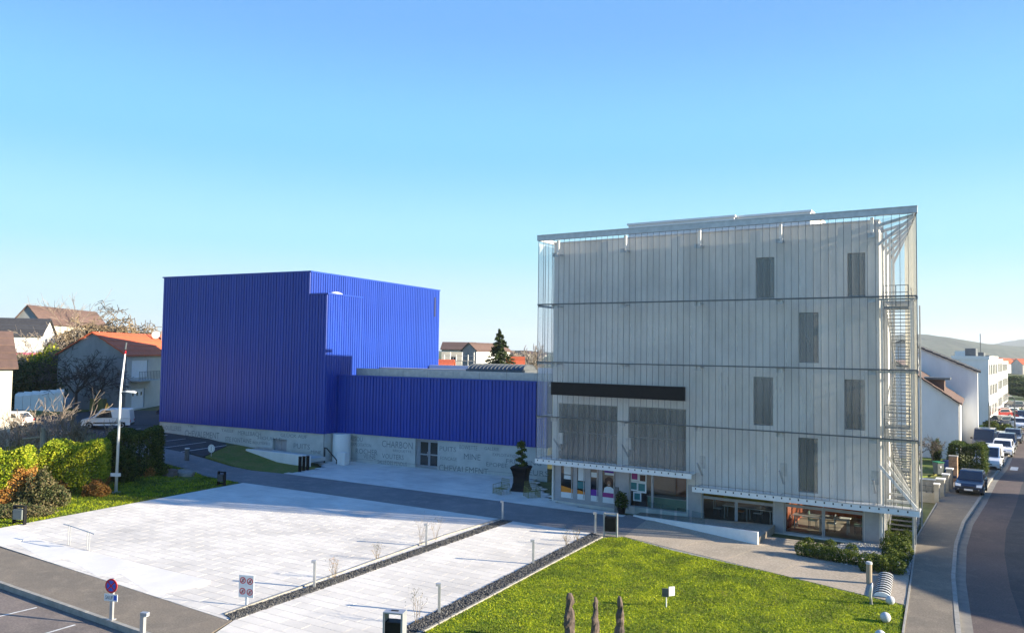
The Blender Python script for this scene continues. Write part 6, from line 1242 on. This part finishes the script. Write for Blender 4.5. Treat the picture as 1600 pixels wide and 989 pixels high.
t = thing('street_light', 'thin dark pole between the parked cars at the far right', 'street lamp', G(1586,682)); q = MB(); q.tube([(0,0,0),(0,0,4.6),(-.4,0,4.9)], [.09,.06,.04], 7); q.build('pole', M['dsteel'], t); q = MB(); q.box(-.9,-.35,-.1,.1,4.85,4.95); q.build('lantern', M['steel'], t)
# clipped hedge, bins, garden wall and pillars
p0 = G(1481,738); boxhedge('clipped_hedge', 'tall square green hedge against the nearer white house', (p0, p0+kn*2.4+Vector((.2,0,0)), (kd.x*3.4,kd.y*3.4,0)), 2.25, 16000, .07, M['hedged'], None)
def wheelie(px, py, lid, label, body='bingrey'):
    t = thing('wheelie_bin', label, 'bin', G(px, py), .1); q = MB(); q.hexa([(-.22,-.25,.1),(.22,-.25,.1),(.22,.22,.1),(-.22,.22,.1)],[(-.28,-.33,1.0),(.28,-.33,1.0),(.28,.33,1.0),(-.28,.33,1.0)]); q.build('bin_body', M[body], t, bevel=.02)
    q = MB(); q.box(-.3,.3,-.38,.36,1.001,1.08); q.build('lid', M[lid], t, bevel=.02); q = MB(); q.box(-.07,.07,-.325,-.30,.62,.76); q.build('sticker', M['paper'], t)
    for s in (-1,1): q = MB(); q.lathe([(.1,0),(.1,.05)], 10); o = q.build('wheel', M['rubber'], t); o.rotation_euler = (0,math.pi/2,0); o.location = (s*.2,.25,.1)
wheelie(1466,742, 'bingreen', 'grey wheelie bin with a green lid by the garden wall of the white house'); wheelie(1483,740, 'binblue', 'dark wheelie bin hidden behind the pale gate pillar', 'binblue')
for i, (px, py, h, w, m_, l) in enumerate(((1490,752,1.9,.28,'brick','rubble stone gate pillar in front of the green hedge'),(1484,762,1.35,.2,'kerb','tallest pale concrete gate pillar next to the stone pillar'),(1478,767,1.15,.2,'kerb','middle pale concrete fence pillar on the pavement edge'),(1470,774,1.1,.24,'kerb','stout pale fence pillar between bins and railing'),(1464,783,1.1,.14,'kerb','thin pale end post of the low garden wall'))):
    t = thing('gate_pillar', l, 'pillar', G(px, py), rzr, 'pillars along the pavement')
    if m_ == 'brick':
        for r_ in range(9):
            for k in (0,1): q = MB(); o_ = (.04 if r_%2 else -.04); a, b_ = ((-w,o_) if k == 0 else (o_+.012,w)); q.box(a,b_,-w+random.uniform(-.01,.01),w,r_*.21,r_*.21+.2); q.build('stone', M['brick'], t)
        q = MB(); q.box(-w-.03,w+.03,-w-.03,w+.03,1.9,1.97); q.build('cap', M['kerb'], t)
    else: q = MB(); q.box(-w,w,-w,w,-.1,h); q.build('post', M['kerb'], t); q = MB(); q.box(-w-.04,w+.04,-w-.04,w+.04,h+.001,h+.08); q.build('cap', M['white'], t)
a, b_ = G(1418,778), G(1468,783); t = thing('garden_fence', 'low concrete wall with a dark railing in front of the nearer white house', 'fence', a); d = b_-a
q = MB(); n_ = Vector((-d.y,d.x,0)).normalized()*.15; q.hexa([Vector((0,0,-.2)),d+Vector((0,0,-.2)),d+n_+Vector((0,0,-.2)),n_+Vector((0,0,-.2))],[Vector((0,0,.5)),d+Vector((0,0,.5)),d+n_+Vector((0,0,.5)),n_+Vector((0,0,.5))]); q.build('low_wall', M['kerb'], t)
for zz in (.62,.95): q = MB(); q.bar(n_*.5+Vector((0,0,zz)), d+n_*.5+Vector((0,0,zz)), .05, .05); q.build('rail', M['dsteel'], t)
for i in range(6): q = MB(); p = d*(i/5.0)*.98+n_*.5; q.box(p.x-.03,p.x+.03,p.y-.03,p.y+.03,.5,1.1); q.build('fence_post', M['dsteel'], t)
a, b_ = G(1436,765), G(1474,768); t = thing('garden_wall', 'pale concrete wall top behind the railing by the bins', 'wall', a); d = b_-a; n_ = Vector((-d.y,d.x,0)).normalized()*.2
q = MB(); q.hexa([Vector((0,0,-.2)),d+Vector((0,0,-.2)),d+n_+Vector((0,0,-.2)),n_+Vector((0,0,-.2))],[Vector((0,0,.75)),d+Vector((0,0,.75)),d+n_+Vector((0,0,.75)),n_+Vector((0,0,.75))]); q.build('wall_body', M['kerb'], t)
q = MB(); q.hexa([Vector((-.03,-.03,.751)),d+Vector((.03,-.03,.751)),d+n_+Vector((.03,.03,.751)),n_+Vector((-.03,.03,.751))],[Vector((-.03,-.03,.82)),d+Vector((.03,-.03,.82)),d+n_+Vector((.03,.03,.82)),n_+Vector((-.03,.03,.82))]); q.build('coping', M['white'], t)
baretree('small bare shrub tree against the wall of the nearer white house', G(1457,722), 2.6, .06, 3, 55, 'bark', spread=.7, kids=3, minr=.015, name='bare_shrub'); bush('round_shrub', 'dark pointed shrub against the nearer white house wall', 'shrub', G(1463,721), [(0,0,.9,.45,.45,1.1,1)], 1800, .07, M['hedged'])
# houses across the street, outside the photograph on the right, that throw the long shadow over the road
for i, (x, y, w, d, ze, zr, rr_) in enumerate(((38.5,29.5,13,12,7.0,7.6,math.radians(-58.5)),(41.5,37,10,17,7.0,8.2,rzr),(60,58,10,14,6.2,8.2,rzr))):
    house(['pale two storey house nearest on the far side of the street','second pale house on the far side of the street','third pale house on the far side of the street'][i], Vector((x,y,0)), rr_, w, d, ze, zr, M['cream'], M['roofb'], openings=[('f',(2,3.4,3.6,5)),('f',(5.5,6.9,3.6,5)),('f',(2,3.4,.9,2.3))])
# ---------------------------------------------------------------- hills
def hill(name, pts, Y, depth, m_, n=90, seed=1, wob=3.0):
    rr = random.Random(seed); X = []; Zs = []
    for px, py in pts: p = far(px, py, Y); X.append(p.x); Zs.append(p.z)
    q = MB(); vs = []; rows = 9; ph = [rr.uniform(0,6.28) for _ in range(6)]
    for j in range(rows):
        f = j/(rows-1)      # 0 front foot, .5 crest, 1 back foot
        prof = math.sin(math.pi*f)**.8 if 0 < f < 1 else 0
        for i in range(n):
            x = X[0]+(X[-1]-X[0])*i/(n-1); z = float(np.interp(x, X, Zs)); w_ = wob*(math.sin(x*.021+ph[0])+.6*math.sin(x*.057+ph[1]+j)+.4*math.sin(x*.13+ph[2]+2*j))
            vs.append((x, Y+(f-.5)*depth, -5 + (z+5+w_*(prof > 0))*prof))
    q.add(vs, [(j*n+i, j*n+i+1, (j+1)*n+i+1, (j+1)*n+i) for j in range(rows-1) for i in range(n-1)])
    return tagp(q.build(name, m_, None, smooth_=False), kind='structure')
hill('wooded_hill', [(600,560),(860,553),(1100,545),(1300,528),(1380,523),(1420,521.5),(1450,527),(1480,534),(1530,537),(1570,540),(1600,545),(1660,552),(1760,556),(1900,562)], 2300, 900, M['hill1'], seed=2)
hill('far_hill', [(1450,556),(1530,548),(1570,540),(1600,532),(1640,526),(1700,522),(1800,530),(2000,548)], 3900, 1200, M['hill1'], seed=3)
hill('town_ridge', [(-700,548),(-200,540),(300,543),(700,549),(790,547.5),(830,549),(880,551),(1100,555)], 1900, 700, M['hill1'], seed=4, wob=1.5)
hill('wooded_slope', [(1500,600),(1545,580),(1580,566),(1640,562),(1760,566),(2000,575)], 900, 300, M['hill1'], seed=6, wob=1.0)
for i in range(46):
    px = random.uniform(700, 845) if i < 26 else random.uniform(1490, 1600); Y = random.uniform(500, 1300) if i < 26 else random.uniform(420, 800); p = far(px, 560, Y); w = random.uniform(9,16); h = random.uniform(5.5,9)
    house(('distant town house with '+['a brown','a slate','an orange'][i%3]+' roof '+('seen over the low blue wing' if i < 26 else 'below the wooded hills at the right')), Vector((p.x, Y, 0)), random.uniform(-.6,.6), w, 9, h-2, h+1.2, random.choice([M['white'],M['cream'],M['white']]), [M['roofb'],M['roofd'],M['rooft']][i%3], axis='x', over=.3)['group'] = 'distant town houses'
# ---------------------------------------------------------------- haze
q = MB(); q.box(-5200, 5200, -55, 5600, -8, 150); hz = q.build('haze', M['white']); hz['kind'] = 'stuff'; hm = bpy.data.materials.new('haze_air'); hm.use_nodes = True; hn = hm.node_tree.nodes; hn.clear()
ho = hn.new('ShaderNodeOutputMaterial'); pv = hn.new('ShaderNodeVolumePrincipled'); pv.inputs['Color'].default_value = (.86,.93,1,1); pv.inputs['Density'].default_value = HAZE; pv.inputs['Anisotropy'].default_value = .2
hm.node_tree.links.new(pv.outputs[0], ho.inputs['Volume']); hz.data.materials.clear(); hz.data.materials.append(hm)
